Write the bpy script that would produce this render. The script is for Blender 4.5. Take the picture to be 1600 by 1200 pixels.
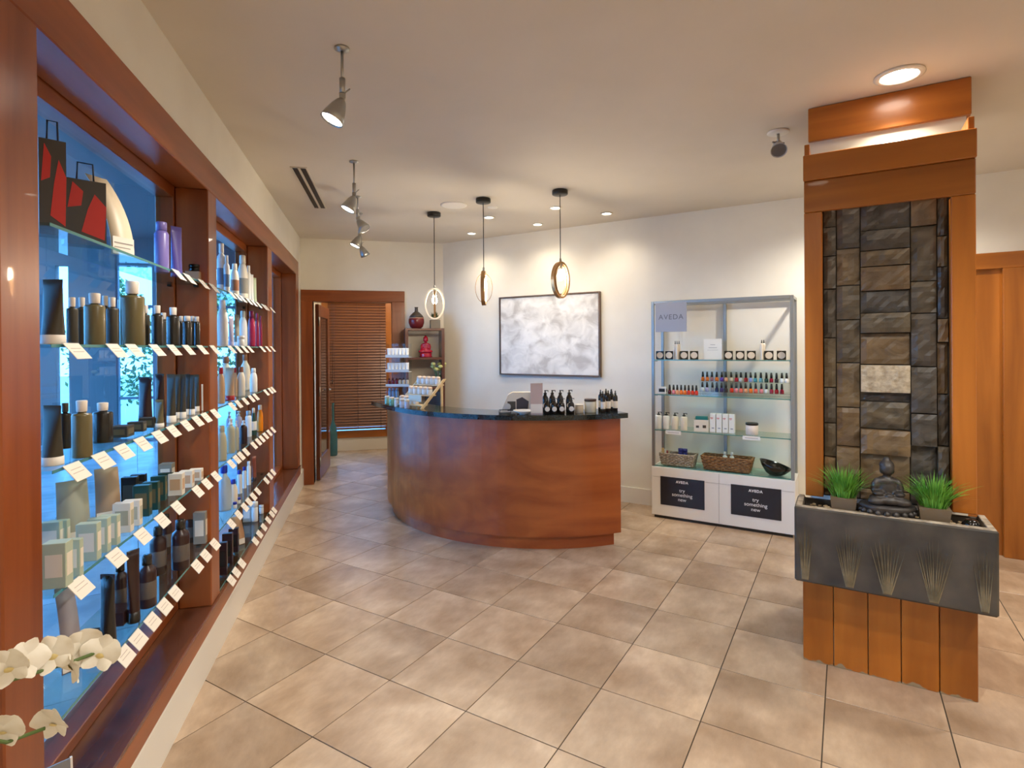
import bpy, bmesh, math, random
from mathutils import Vector, Matrix
random.seed(7)
for o in list(bpy.data.objects): bpy.data.objects.remove(o)
sc = bpy.context.scene
C = sc.collection
PI = math.pi
R2 = 2 ** -.5

# ------------------------------------------------------------------ camera
F, YAW, PITCH, ROLL, CY, H = 868.23, .24449, .00392, -.00734, 545.43, 1.53
_f = Vector((math.sin(YAW) * math.cos(PITCH), math.cos(YAW) * math.cos(PITCH), -math.sin(PITCH)))
_r0 = Vector((math.cos(YAW), -math.sin(YAW), 0))
_u0 = _r0.cross(_f)
_r = math.cos(ROLL) * _r0 + math.sin(ROLL) * _u0
_u = -math.sin(ROLL) * _r0 + math.cos(ROLL) * _u0
cam = bpy.data.cameras.new('camera')
cam.sensor_fit = 'HORIZONTAL'; cam.sensor_width = 36; cam.lens = F / 1600 * 36
cam.shift_y = -(600 - CY) / 1600; cam.clip_start = .05
cam_o = bpy.data.objects.new('camera', cam); C.objects.link(cam_o)
cam_o.matrix_world = Matrix(((_r.x, _u.x, -_f.x, 0), (_r.y, _u.y, -_f.y, 0), (_r.z, _u.z, -_f.z, H), (0, 0, 0, 1)))
sc.camera = cam_o

# ------------------------------------------------------------------ light and exposure
sc.view_settings.view_transform = 'Standard'; sc.view_settings.look = 'None'
sc.view_settings.gamma = 1; sc.view_settings.use_curve_mapping = False
EXPOSURE = 0.28
sc.view_settings.exposure = EXPOSURE
sc.cycles.max_bounces = 8; sc.cycles.diffuse_bounces = 4; sc.cycles.glossy_bounces = 3; sc.cycles.transparent_max_bounces = 14
world = bpy.data.worlds.new('sky'); sc.world = world; world.use_nodes = True
_bg = world.node_tree.nodes['Background']
_bg.inputs[0].default_value = (.14, .46, 1, 1); _bg.inputs[1].default_value = 8.0
WARM = (1, .88, .72); NEUTRAL = (1, .94, .85)
P_DOWN, P_EYE, P_TRACK, P_PENDANT, P_FILL, P_OFFICE = 44, 15, 45, 28, 78, 30

def lamp(name, parent, loc, power, color, kind='SPOT', angle=110, blend=.6, radius=.04, aim=None):
    l = bpy.data.lights.new(name, kind); l.energy = power; l.color = color; l.shadow_soft_size = radius
    if kind == 'SPOT': l.spot_size = math.radians(angle); l.spot_blend = blend
    o = bpy.data.objects.new(name, l); C.objects.link(o); o.parent = parent; o.location = loc
    if aim is not None: o.rotation_euler = Vector(aim).to_track_quat('-Z', 'Y').to_euler()
    return o

# ------------------------------------------------------------------ pixel helpers (1600 x 1200 frame)
def ray(px, py):
    x, y = (px - 800) / F, -(py - CY) / F
    return _f + x * _r + y * _u
def on_x(px, py, X): d = ray(px, py); return Vector((0, 0, H)) + d * (X / d.x)
def on_z(px, py, Z): d = ray(px, py); return Vector((0, 0, H)) + d * ((Z - H) / d.z)
XC, YB, CEIL, LW = .8124, 6.6114, 2.765, -.786       # wall corner, back wall, ceiling, left wall
CORN = Vector((XC, YB, 0)); DS = Vector((R2, -R2, 0)); DQ = Vector((R2, R2, 0)); OFF = DQ.dot(CORN)
def wp(s, q, z=0): return CORN + DS * s - DQ * q + Vector((0, 0, z))
def on_w(px, py, q):
    d = ray(px, py); P = Vector((0, 0, H)) + d * ((OFF - q) / d.dot(DQ)); return (P - CORN).dot(DS), P.z
def to_w(P): return (P - CORN).dot(DS), OFF - P.dot(DQ)
def depth(P): return (P - Vector((0, 0, H))).dot(_f)
WROT = -PI / 4

# ------------------------------------------------------------------ materials
_mc = {}
def srgb(r, g, b): return tuple(((v / 255) / 12.92 if v / 255 <= .04045 else ((v / 255 + .055) / 1.055) ** 2.4) for v in (r, g, b))
def pm(name, col, rough=.5, metal=0, trans=0, emit=None, es=0, coat=0, spec=.5, sss=0):
    if name in _mc: return _mc[name]
    m = bpy.data.materials.new(name); m.use_nodes = True; b = m.node_tree.nodes['Principled BSDF']
    b.inputs['Base Color'].default_value = (*col, 1); b.inputs['Roughness'].default_value = rough
    b.inputs['Metallic'].default_value = metal; b.inputs['Transmission Weight'].default_value = trans
    b.inputs['Coat Weight'].default_value = coat; b.inputs['Specular IOR Level'].default_value = spec
    if emit: b.inputs['Emission Color'].default_value = (*emit, 1); b.inputs['Emission Strength'].default_value = es
    _mc[name] = m; return m
def c8(r, g, b, rough=.45, **k):
    return pm('c_%d_%d_%d_%d' % (r, g, b, int(rough * 100)) + ''.join('_%s%s' % i for i in k.items()), srgb(r, g, b), rough, **k)
def nodes(m):
    nt = m.node_tree; return nt, nt.nodes, nt.links, nt.nodes['Principled BSDF']
def noise_mat(name, c1, c2, scale=(1, 1, 1), nscale=6, detail=5, rough=.5, lo=.35, hi=.65, bump=0, c3=None, coat=0, rand=False, dist=.01, coords='Object', distort=0):
    if name in _mc: return _mc[name]
    m = pm(name, c1, rough, coat=coat); nt, N, L, b = nodes(m)
    tc = N.new('ShaderNodeTexCoord'); mp = N.new('ShaderNodeMapping'); mp.inputs['Scale'].default_value = scale
    L.new(tc.outputs[coords], mp.inputs['Vector'])
    if rand:
        oi = N.new('ShaderNodeObjectInfo'); ma = N.new('ShaderNodeMath'); ma.operation = 'MULTIPLY'; ma.inputs[1].default_value = 37
        L.new(oi.outputs['Random'], ma.inputs[0]); cb = N.new('ShaderNodeCombineXYZ')
        for i in range(3): L.new(ma.outputs[0], cb.inputs[i])
        L.new(cb.outputs[0], mp.inputs['Location'])
    nz = N.new('ShaderNodeTexNoise'); nz.inputs['Scale'].default_value = nscale; nz.inputs['Detail'].default_value = detail
    nz.inputs['Distortion'].default_value = distort
    L.new(mp.outputs[0], nz.inputs['Vector'])
    cr = N.new('ShaderNodeValToRGB'); e = cr.color_ramp.elements
    e[0].position = lo; e[0].color = (*c1, 1); e[1].position = hi; e[1].color = (*c2, 1)
    if c3: x = e.new((lo + hi) / 2); x.color = (*c3, 1)
    L.new(nz.outputs['Fac'], cr.inputs['Fac']); out = cr.outputs[0]
    if rand:
        oi2 = N.new('ShaderNodeObjectInfo'); mr = N.new('ShaderNodeMapRange'); mr.inputs['To Min'].default_value = .86; mr.inputs['To Max'].default_value = 1.1
        L.new(oi2.outputs['Random'], mr.inputs['Value']); mx = N.new('ShaderNodeVectorMath'); mx.operation = 'SCALE'
        L.new(out, mx.inputs[0]); L.new(mr.outputs[0], mx.inputs['Scale']); out = mx.outputs[0]
    L.new(out, b.inputs['Base Color'])
    if bump:
        bp = N.new('ShaderNodeBump'); bp.inputs['Strength'].default_value = bump; bp.inputs['Distance'].default_value = dist
        L.new(nz.outputs['Fac'], bp.inputs['Height']); L.new(bp.outputs[0], b.inputs['Normal'])
    return m
def wood(name, c1, c2, axis, rough=.3, coat=.12, k=1.0, ns=9):
    s = [1, 1, 1]; s['xyz'.index(axis)] = .09
    return noise_mat(name, c1, c2, [v * k for v in s], ns, 6, rough, .3, .72, coat=coat, rand=True, distort=.6)
LW1, LW2 = srgb(116, 53, 18), srgb(162, 86, 38)
KW1, KW2 = srgb(142, 78, 18), srgb(184, 110, 36)
M = {}
for ax in 'xyz':
    M['lw' + ax] = wood('cherry_wood_' + ax, LW1, LW2, ax)
    M['kw' + ax] = wood('amber_wood_' + ax, KW1, KW2, ax)
    M['dw' + ax] = wood('desk_wood_' + ax, srgb(140, 64, 25), srgb(182, 98, 44), ax, ns=7)
M['wall'] = noise_mat('cream_wall_paint', srgb(226, 219, 203), srgb(231, 225, 210), nscale=3, rough=.85)
M['ceil'] = noise_mat('tan_ceiling_paint', srgb(214, 204, 187), srgb(218, 208, 192), nscale=2, rough=.9)
M['white'] = pm('white_trim_paint', srgb(226, 220, 208), .4)
M['tile'] = noise_mat('beige_stone_tile', srgb(158, 132, 106), srgb(200, 176, 149), (1, 1, 1), 3.0, 3, .26, .32, .70, rand=True, c3=srgb(180, 155, 129), distort=.2)
_nt, _N, _L, _b = nodes(M['tile'])                              # fine clouding and veins over the broad tone
_src = _b.inputs['Base Color'].links[0].from_socket; _tc = _N.new('ShaderNodeTexCoord'); _fn = _N.new('ShaderNodeTexNoise'); _fn.inputs['Scale'].default_value = 16; _fn.inputs['Detail'].default_value = 10; _fn.inputs['Roughness'].default_value = .7
_mp = _N.new('ShaderNodeMapping'); _mp.inputs['Scale'].default_value = (1, .45, 1); _L.new(_tc.outputs['Object'], _mp.inputs[0]); _L.new(_mp.outputs[0], _fn.inputs['Vector'])
_mr = _N.new('ShaderNodeMapRange'); _mr.inputs['From Min'].default_value = .3; _mr.inputs['From Max'].default_value = .7; _mr.inputs['To Min'].default_value = .86; _mr.inputs['To Max'].default_value = 1.12
_L.new(_fn.outputs['Fac'], _mr.inputs['Value']); _vm = _N.new('ShaderNodeVectorMath'); _vm.operation = 'SCALE'; _L.new(_src, _vm.inputs[0]); _L.new(_mr.outputs[0], _vm.inputs['Scale']); _L.new(_vm.outputs[0], _b.inputs['Base Color'])
M['grout'] = pm('grey_grout', srgb(70, 62, 52), .9)
M['ltile'] = noise_mat('grey_lobby_tile', srgb(150, 152, 156), srgb(180, 182, 186), nscale=4, rough=.3, rand=True)
M['lwall'] = pm('grey_lobby_wall', srgb(112, 112, 114), .8)
M['black'] = pm('black_metal', srgb(22, 21, 20), .4)
M['blackgloss'] = pm('black_gloss', srgb(16, 15, 15), .12)
M['steel'] = pm('brushed_steel', srgb(178, 178, 174), .32, 1)
M['silver'] = pm('satin_silver_frame', srgb(150, 152, 148), .38, .7)
M['granite'] = noise_mat('dark_granite', srgb(16, 20, 20), srgb(46, 54, 54), nscale=120, detail=3, rough=.12)
M['glow'] = pm('lit_lamp_lens', (1, 1, 1), .5, emit=(1, .93, .8), es=14)
M['bulb'] = pm('lit_bulb_glass', (1, 1, 1), .3, emit=(1, .88, .68), es=26)
M['blindw'] = noise_mat('brown_blind_wood', srgb(112, 66, 38), srgb(134, 84, 52), (.1, 1, 1), 12, rough=.35)
M['gold'] = pm('pale_gold_metal', srgb(190, 150, 104), .3, .8)
def glass_mat(name, tint, ior=1.45, rough=.0, mixmin=0):
    if name in _mc: return _mc[name]
    m = bpy.data.materials.new(name); m.use_nodes = True; nt = m.node_tree; nt.nodes.clear(); N, L = nt.nodes, nt.links
    o = N.new('ShaderNodeOutputMaterial'); mx = N.new('ShaderNodeMixShader'); t = N.new('ShaderNodeBsdfTransparent'); g = N.new('ShaderNodeBsdfGlossy'); fr = N.new('ShaderNodeFresnel')
    t.inputs[0].default_value = (*tint, 1); g.inputs['Roughness'].default_value = rough; fr.inputs['IOR'].default_value = ior
    ge = N.new('ShaderNodeNewGeometry'); iv = N.new('ShaderNodeMath'); iv.operation = 'SUBTRACT'; iv.inputs[0].default_value = 1
    L.new(ge.outputs['Backfacing'], iv.inputs[1]); mu = N.new('ShaderNodeMath'); mu.operation = 'MULTIPLY'
    L.new(fr.outputs[0], mu.inputs[0]); L.new(iv.outputs[0], mu.inputs[1]); fac = mu.outputs[0]
    L.new(fac, mx.inputs[0]); L.new(t.outputs[0], mx.inputs[1]); L.new(g.outputs[0], mx.inputs[2]); L.new(mx.outputs[0], o.inputs[0])
    _mc[name] = m; return m
M['pane'] = glass_mat('window_glass', (.9, .95, .97))
M['shelf'] = glass_mat('shelf_glass', (.82, .93, .91))
M['acryl'] = glass_mat('clear_acrylic', (.93, .95, .96))
M['gedge'] = pm('green_glass_edge', srgb(70, 128, 122), .15, spec=.8)

# ------------------------------------------------------------------ mesh helpers
class MB:
    def __init__(self): self.v = []; self.f = []; self.m = []; self.sm = []
    def add(self, vs, fs, mi=0, smooth=False):
        n = len(self.v); self.v += [tuple(v) for v in vs]; self.f += [tuple(i + n for i in f) for f in fs]
        self.m += [mi] * len(fs); self.sm += [smooth] * len(fs); return self
    def box(self, x0, x1, y0, y1, z0, z1, mi=0):
        return self.add([(x, y, z) for x in (x0, x1) for y in (y0, y1) for z in (z0, z1)],
                        [(0, 1, 3, 2), (4, 6, 7, 5), (0, 4, 5, 1), (2, 3, 7, 6), (0, 2, 6, 4), (1, 5, 7, 3)], mi)
    def bbox(self, x0, x1, y0, y1, z0, z1, b=.003, mi=0):      # bevelled box
        bm = bmesh.new(); r = bmesh.ops.create_cube(bm, size=1)
        for v in bm.verts: v.co = Vector((x0 if v.co.x < 0 else x1, y0 if v.co.y < 0 else y1, z0 if v.co.z < 0 else z1))
        bmesh.ops.bevel(bm, geom=bm.edges[:], offset=b, segments=1, affect='EDGES', profile=.5)
        self.from_bm(bm, mi); bm.free(); return self
    def from_bm(self, bm, mi=0, smooth=False):
        bm.verts.index_update(); return self.add([v.co.copy() for v in bm.verts], [[v.index for v in f.verts] for f in bm.faces], mi, smooth)
    def lathe(self, prof, n=16, c=(0, 0, 0), mi=0, smooth=True, ex=1, ey=1, axis='z'):
        vs = []; fs = []
        for r, z in prof:
            for k in range(n):
                a = 2 * PI * k / n; x, y = r * math.cos(a) * ex, r * math.sin(a) * ey
                p = (x, y, z) if axis == 'z' else ((z, x, y) if axis == 'x' else (x, z, y))
                vs.append((p[0] + c[0], p[1] + c[1], p[2] + c[2]))
        for i in range(len(prof) - 1):
            for k in range(n):
                a, b = i * n + k, i * n + (k + 1) % n; q = (a, b, b + n, a + n); fs.append(q if axis != 'y' else q[::-1])
        self.add(vs, fs, mi, smooth)
        base = len(self.v) - len(vs)
        for i, rev in ((0, True), (len(prof) - 1, False)):
            if prof[i][0] > 1e-5:
                ids = [base + i * n + k for k in range(n)]
                if rev != (axis == 'y'): ids = ids[::-1]
                self.f.append(tuple(ids)); self.m.append(mi); self.sm.append(False)
        return self
    def cyl(self, r, z0, z1, n=16, c=(0, 0, 0), mi=0, axis='z'): return self.lathe([(r, z0), (r, z1)], n, c, mi, True, axis=axis)
    def tube(self, pts, r, n=8, mi=0, closed=False):
        pts = [Vector(p) for p in pts]; N = len(pts); vs = []; fs = []; up = Vector((.31, .17, .93)); 
        rr = r if isinstance(r, (list, tuple)) else [r] * N
        for i, p in enumerate(pts):
            t = (pts[(i + 1) % N] - pts[i - 1]) if closed else (pts[min(i + 1, N - 1)] - pts[max(i - 1, 0)])
            t.normalize(); a = t.cross(up)
            if a.length < 1e-3: a = t.cross(Vector((1, 0, 0)))
            a.normalize(); b = t.cross(a)
            for k in range(n): vs.append(p + (a * math.cos(2 * PI * k / n) + b * math.sin(2 * PI * k / n)) * rr[i])
        for i in range(N if closed else N - 1):
            for k in range(n):
                j = (i + 1) % N; fs.append((i * n + k, i * n + (k + 1) % n, j * n + (k + 1) % n, j * n + k))
        if not closed: fs += [tuple(range(n))[::-1], tuple((N - 1) * n + k for k in range(n))]
        return self.add(vs, fs, mi, True)
    def prism(self, poly, z0, z1, mi=0):                        # poly counter-clockwise in xy
        n = len(poly); vs = [(x, y, z0) for x, y in poly] + [(x, y, z1) for x, y in poly]
        fs = [tuple(range(n))[::-1], tuple(range(n, 2 * n))] + [(k, (k + 1) % n, n + (k + 1) % n, n + k) for k in range(n)]
        return self.add(vs, fs, mi)
    def prismy(self, poly, y0, y1, mi=0):                       # poly in xz, extruded along y
        n = len(poly); vs = [(x, y0, z) for x, z in poly] + [(x, y1, z) for x, z in poly]
        fs = [tuple(range(n)), tuple(range(n, 2 * n))[::-1]] + [(k, n + k, n + (k + 1) % n, (k + 1) % n) for k in range(n)]
        return self.add(vs, fs, mi)
    def mesh(self, name, *mats):
        me = bpy.data.meshes.new(name); me.from_pydata(self.v, [], self.f)
        for m in mats: me.materials.append(m)
        me.polygons.foreach_set('material_index', self.m); me.polygons.foreach_set('use_smooth', self.sm)
        me.update(); return me
    def build(self, name, mats, parent=None, loc=None, rz=None):
        mats = mats if isinstance(mats, (list, tuple)) else [mats]
        return link(name, self.mesh(name, *mats), parent, loc, rz)
def link(name, me, parent=None, loc=None, rz=None):
    o = bpy.data.objects.new(name, me); C.objects.link(o); o.parent = parent
    if loc is not None: o.location = loc
    if rz is not None: o.rotation_euler.z = rz
    return o
def empty(name, loc=(0, 0, 0), rz=0):
    o = bpy.data.objects.new(name, None); C.objects.link(o); o.location = loc; o.rotation_euler = (0, 0, rz); o.empty_display_size = .05; return o
def tag(o, label, cat, group=None):
    o['label'] = label; o['category'] = cat
    if group: o['group'] = group
    return o
def thing(name, label, cat, loc=(0, 0, 0), rz=0, group=None): return tag(empty(name, loc, rz), label, cat, group)
def struct(o, label=None):
    o['kind'] = 'structure'
    if label: o['label'] = label
    return o
_meshes = {}
def cached(key, fn):
    if key not in _meshes: _meshes[key] = fn()
    return _meshes[key]
def text_mesh(txt, size, mat, spacing=1.0, shear=0, align='CENTER', offset=0.0):
    cu = bpy.data.curves.new('lettering', 'FONT'); cu.body = txt; cu.size = size; cu.align_x = align; cu.align_y = 'CENTER'
    cu.space_character = spacing; cu.extrude = .0006; cu.space_line = .95; cu.offset = offset
    o = bpy.data.objects.new('lettering_source', cu); C.objects.link(o)
    dg = bpy.context.evaluated_depsgraph_get(); me = bpy.data.meshes.new_from_object(o.evaluated_get(dg)); bpy.data.objects.remove(o)
    me.materials.clear(); me.materials.append(mat); me.name = 'lettering'; return me
def blob(parts, voxel, smooth=4):                              # ellipsoids merged into one continuous skin
    bm = bmesh.new()
    for (c, r, *rot) in parts:
        m = Matrix.Translation(c)
        if rot: m = m @ Matrix.Rotation(rot[0], 4, rot[1])
        bmesh.ops.create_icosphere(bm, subdivisions=3, radius=1, matrix=m @ Matrix.Diagonal((*((r, r, r) if not isinstance(r, tuple) else r), 1)))
    me = bpy.data.meshes.new('skin_source'); bm.to_mesh(me); bm.free()
    o = bpy.data.objects.new('skin_source', me); C.objects.link(o)
    md = o.modifiers.new('r', 'REMESH'); md.mode = 'VOXEL'; md.voxel_size = voxel
    ms = o.modifiers.new('s', 'SMOOTH'); ms.iterations = smooth; ms.factor = .5
    dg = bpy.context.evaluated_depsgraph_get(); out = bpy.data.meshes.new_from_object(o.evaluated_get(dg)); bpy.data.objects.remove(o)
    for p in out.polygons: p.use_smooth = True
    return out

# ================================================================== STRUCTURE
ROOM = [(LW, -2.2), (5.48, -2.2), (5.48, YB - 5.48 + XC), (XC, YB), (LW, YB)]
OFFICE = [(-.80, YB), (1.6, YB), (1.6, 8.65), (-.80, 8.65)]
def clip(poly, region):
    for i in range(len(region)):
        a, b = region[i], region[(i + 1) % len(region)]; out = []
        side = lambda p: (b[0] - a[0]) * (p[1] - a[1]) - (b[1] - a[1]) * (p[0] - a[0])
        for k in range(len(poly)):
            p, q = poly[k], poly[(k + 1) % len(poly)]; sp, sq = side(p), side(q)
            if sp >= 0: out.append(p)
            if sp * sq < 0: t = sp / (sp - sq); out.append((p[0] + t * (q[0] - p[0]), p[1] + t * (q[1] - p[1])))
        poly = out
        if len(poly) < 3: return []
    return poly
def area(P): return .5 * sum(P[i][0] * P[(i + 1) % len(P)][1] - P[(i + 1) % len(P)][0] * P[i][1] for i in range(len(P)))
def tile_floor(floor, regions, ts, u0, v0, rot, mat, gap=.0045):
    du = Vector((math.cos(rot), math.sin(rot))); dv = Vector((-math.sin(rot), math.cos(rot))); hs = ts / 2 - gap / 2
    full = cached(('tile', ts), lambda: MB().bbox(-hs, hs, -hs, hs, -.01, 0, .0006).mesh('tile', mat))
    for region in regions:
        us = [Vector(p).dot(du) for p in region]; vs = [Vector(p).dot(dv) for p in region]
        for i in range(math.floor((min(us) - u0) / ts), math.ceil((max(us) - u0) / ts)):
            for j in range(math.floor((min(vs) - v0) / ts), math.ceil((max(vs) - v0) / ts)):
                c = du * (u0 + (i + .5) * ts) + dv * (v0 + (j + .5) * ts)
                sq = [tuple(c + du * a * hs + dv * b * hs) for a, b in ((-1, -1), (1, -1), (1, 1), (-1, 1))]
                pl = clip(sq, region)
                if len(pl) < 3: continue
                ar = abs(area(pl))
                if ar < .0015: continue
                if ar > 4 * hs * hs * .9995: link('tile', full, floor, (c.x, c.y, 0), rot)
                else:
                    cx, cy = sum(p[0] for p in pl) / len(pl), sum(p[1] for p in pl) / len(pl)
                    MB().prism([(p[0] - cx, p[1] - cy) for p in pl], -.01, 0).build('tile', mat, floor, (cx, cy, 0))
floor = struct(MB().prism(ROOM, -.08, -.003).prism(OFFICE, -.08, -.003).build('floor', M['grout']), 'beige stone tile floor laid diagonally')
tile_floor(floor, [ROOM, OFFICE], .4312, -2.6699, 1.8919, WROT, M['tile'])
struct(MB().prism(ROOM, CEIL, CEIL + .1).build('ceiling', M['ceil']), 'smooth tan painted ceiling')

# left wall with the shop window: solid pieces, then the wood trim and the panes
BAY = [(1.553, 2.952), (3.098, 4.508), (4.684, 6.085)]         # clear openings between the posts
ZS, ZH = .29, 2.30                                             # sill and head of the openings
struct(MB().box(-1.0, LW, -2.2, 1.42, 0, 3.4).box(-1.0, LW, 1.42, YB, 2.44, 3.4).box(-1.0, LW, 1.42, YB, 0, .2).box(-1.0, LW, 6.25, YB, .2, 2.44)
       .build('wall_left', M['wall']), 'cream wall above and below the shop windows')
b = MB().prismy([(LW - .001, 0), (LW + .02, 0), (LW + .02, .178), (LW + .014, .19), (LW - .001, .19)], -2.2, YB)
struct(b.build('baseboard_left', M['white']), 'white baseboard under the shop windows')
trim = struct(empty('trim_1'), 'reddish brown wood casing around the shop windows')
FX = -.768
MB().bbox(-.91, FX, 1.405, 6.29, ZH, 2.452, .004).build('header_casing', M['lwy'], trim)
MB().bbox(-.90, FX + .006, 1.405, 6.29, .192, ZS - .012, .004).build('apron', M['lwy'], trim)
M['sill'] = wood('dark_sill_wood', srgb(66, 34, 22), srgb(116, 66, 38), 'y', rough=.22, coat=.25)
MB().bbox(-.985, FX + .012, 1.42, 6.28, ZS - .012, ZS, .004).build('sill_board', M['sill'], trim)
for y0, y1 in ((1.405, 1.553), (2.952, 3.098), (4.508, 4.684), (6.085, 6.285)):
    MB().bbox(-.91, FX + .001, y0, y1, ZS, ZH, .004).build('post', M['lwz'], trim)
for i, (y0, y1) in enumerate(BAY):
    w = struct(empty('window_%d' % (i + 1)), 'fixed shop window pane in a wood sash')
    a, bq = y0 - .03, y1 + .03
    for n, bx, mt in (('sash_stile', (-.99, -.912, a - .05, y0 + .012, ZS, ZH + .04), 'lwz'), ('sash_stile', (-.99, -.912, y1 - .012, bq + .05, ZS, ZH + .04), 'lwz'),
                      ('sash_rail', (-.99, -.912, y0 + .012, y1 - .012, ZS, ZS + .04), 'lwy'), ('sash_rail', (-.99, -.912, y0 + .012, y1 - .012, ZH - .05, ZH + .04), 'lwy')):
        MB().bbox(*bx, .003).build(n, M[mt], w)
    MB().box(-.972, -.966, y0 + .012, y1 - .012, ZS + .04, ZH - .05).build('pane', M['pane'], w)

# back wall with the doorway to the office
D0, D1, DZ = -.66, .211, 2.06
struct(MB().box(LW - .214, D0, YB, YB + .12, 0, CEIL).box(D1, XC + .1, YB, YB + .12, 0, CEIL).box(D0, D1, YB, YB + .12, DZ, CEIL)
       .build('wall_back', M['wall']), 'cream wall with a wood cased doorway')
struct(MB().box(D1 + .15, XC - .005, YB - .016, YB, 0, .14).build('baseboard_back', M['white']))
d1 = struct(empty('door_1'), 'doorway cased in reddish brown wood with a brown door swung open')
MB().bbox(LW + .004, D0, YB - .02, YB + .14, 0, DZ, .003).build('casing', M['lwz'], d1)
MB().bbox(D1, D1 + .147, YB - .02, YB, 0, DZ, .003).build('casing', M['lwz'], d1)
MB().bbox(LW + .004, D1 + .147, YB - .022, YB, DZ, DZ + .127, .003).build('head_casing', M['lwx'], d1)
MB().box(D1 - .003, D1 + .001, YB, YB + .13, 0, DZ).box(D0, D1, YB, YB + .13, DZ - .004, DZ + .001).build('jamb', M['lwz'], d1)
leaf = empty('door_leaf_hinge'); leaf.name = 'door_leaf'; leaf.parent = d1; leaf.location = (D0 + .012, YB + .15, 0); leaf.rotation_euler.z = math.radians(86)
dl = wood('dark_door_wood', srgb(92, 46, 24), srgb(124, 68, 38), 'z')
lb = MB(); W_ = .80
for bx in ((0, .12, .012, 2.04), (W_ - .12, W_, .012, 2.04), (.12, W_ - .12, .012, .25), (.12, W_ - .12, 1.90, 2.04)): lb.bbox(bx[0], bx[1], -.04, 0, bx[2], bx[3], .003)
lb.build('frame', dl, leaf)
MB().box(.12, W_ - .12, -.026, -.014, .25, 1.90).build('panel', pm('dark_door_glass', srgb(70, 46, 34), .08), leaf)
MB().cyl(.011, -.055, -.03, 10, (W_ - .06, 0, 1.0), axis='y').tube([(W_ - .06, -.06, 1.0), (W_ - .17, -.06, 1.0)], .009).build('handle', M['steel'], leaf)
for z in (.22, 1.03, 1.84): MB().cyl(.008, z - .05, z + .05, 8, (-.008, -.045, 0)).bbox(-.003, .035, -.044, -.039, z - .05, z + .05, .001).build('hinge', M['steel'], d1, leaf.location, math.radians(86))

# office behind: far wall with a blind, side walls, ceiling
WX0, WX1, WZ0, WZ1 = -.63, .17, .30, 2.26
OY = 8.65
struct(MB().box(-.95, WX0, OY, OY + .12, 0, 2.75).box(WX1, 1.7, OY, OY + .12, 0, 2.75).box(WX0, WX1, OY, OY + .12, 0, WZ0).box(WX0, WX1, OY, OY + .12, WZ1, 2.75)
       .build('wall_office', M['wall']))
struct(MB().box(-.95, -.80, YB + .12, OY, 0, 2.75).build('wall_office_left', M['wall']))
struct(MB().box(1.6, 1.7, YB + .12, OY, 0, 2.75).box(XC + .1, 1.6, YB, YB + .12, 0, 2.75).build('wall_office_right', M['wall']))
struct(MB().box(-.95, 1.7, YB + .12, OY + .12, 2.75, 2.8).build('ceiling_office', M['ceil']))
struct(MB().box(-.80, 1.6, OY - .016, OY, 0, .16).build('baseboard_office', M['white']))
w4 = struct(empty('window_4'), 'office window behind a closed brown wood blind')
for n, bx, mt in (('casing', (WX0 - .11, WX0, OY - .02, OY, .19, WZ1 + .1), 'kwz'), ('casing', (WX1, WX1 + .11, OY - .02, OY, .19, WZ1 + .1), 'kwz'),
                  ('casing', (WX0, WX1, OY - .02, OY, .19, WZ0), 'kwx'), ('casing', (WX0, WX1, OY - .02, OY, WZ1, WZ1 + .1), 'kwx')):
    MB().bbox(*bx, .003).build(n, M[mt], w4)
MB().box(WX0, WX1, OY + .06, OY + .066, WZ0, WZ1).build('pane', M['pane'], w4)
bl = thing('window_blind', 'closed brown wooden slat blind seen through the doorway', 'blind', ((WX0 + WX1) / 2, OY - .012, 0))
hw = (WX1 - WX0) / 2 + .015
sl = MB().box(-hw, hw, -.024, .024, -.0015, .0015).mesh('slat', M['blindw'])
nsl = 46
for k in range(nsl):
    o = link('slat', sl, bl, (0, -.02, WZ0 + .075 + k * .0415)); o.rotation_euler.x = math.radians(62)
MB().bbox(-hw, hw, -.045, .0, WZ0 + .02, WZ0 + .05, .003).build('bottom_rail', M['blindw'], bl)
MB().bbox(-hw, hw, -.05, .006, 2.20, 2.25, .003).build('head_rail', M['blindw'], bl)
for x in (-hw * .8, 0, hw * .8): MB().cyl(.002, WZ0 + .03, 2.2, 6, (x, -.046, 0)).build('ladder_cord', c8(84, 52, 34), bl)
MB().cyl(.002, 1.05, 2.2, 6, (-hw * .86, -.055, 0)).lathe([(.003, 1.0), (.009, 1.01), (.006, 1.06)], 8, (-hw * .86, -.055, 0)).build('pull_cord', c8(60, 38, 26), bl)

# angled wall, right wall, front wall
wr = struct(MB().box(-.04, 6.6, 0, .12, 0, CEIL).build('wall_right', M['wall'], None, CORN, WROT), 'long cream wall behind desk and display case')
struct(MB().box(.0, 4.92, -.016, 0, 0, .15).build('baseboard_right', M['white'], None, CORN, WROT))
struct(MB().box(5.48, 5.6, -2.2, YB - 5.48 + XC, 0, CEIL).build('wall_side', M['wall']))
struct(MB().box(LW, 5.6, -2.32, -2.2, 0, CEIL).build('wall_front', M['wall']))
d2 = struct(empty('door_2', CORN, WROT), 'tall amber wood door casing beside the stone fountain column')
MB().bbox(4.70, 6.3, -.045, 0, 2.066, 2.182, .003).build('head_casing', M['kwx'], d2)
MB().box(4.74, 5.07, -.006, 0, 0, 2.066).build('recessed_panel', M['kwz'], d2)
MB().bbox(5.064, 5.40, -.05, 0, 0, 2.066, .003).build('casing', M['kwz'], d2)
MB().bbox(5.40, 6.2, -.02, 0, .01, 2.066, .003).build('door_leaf', M['kwz'], d2)

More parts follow.
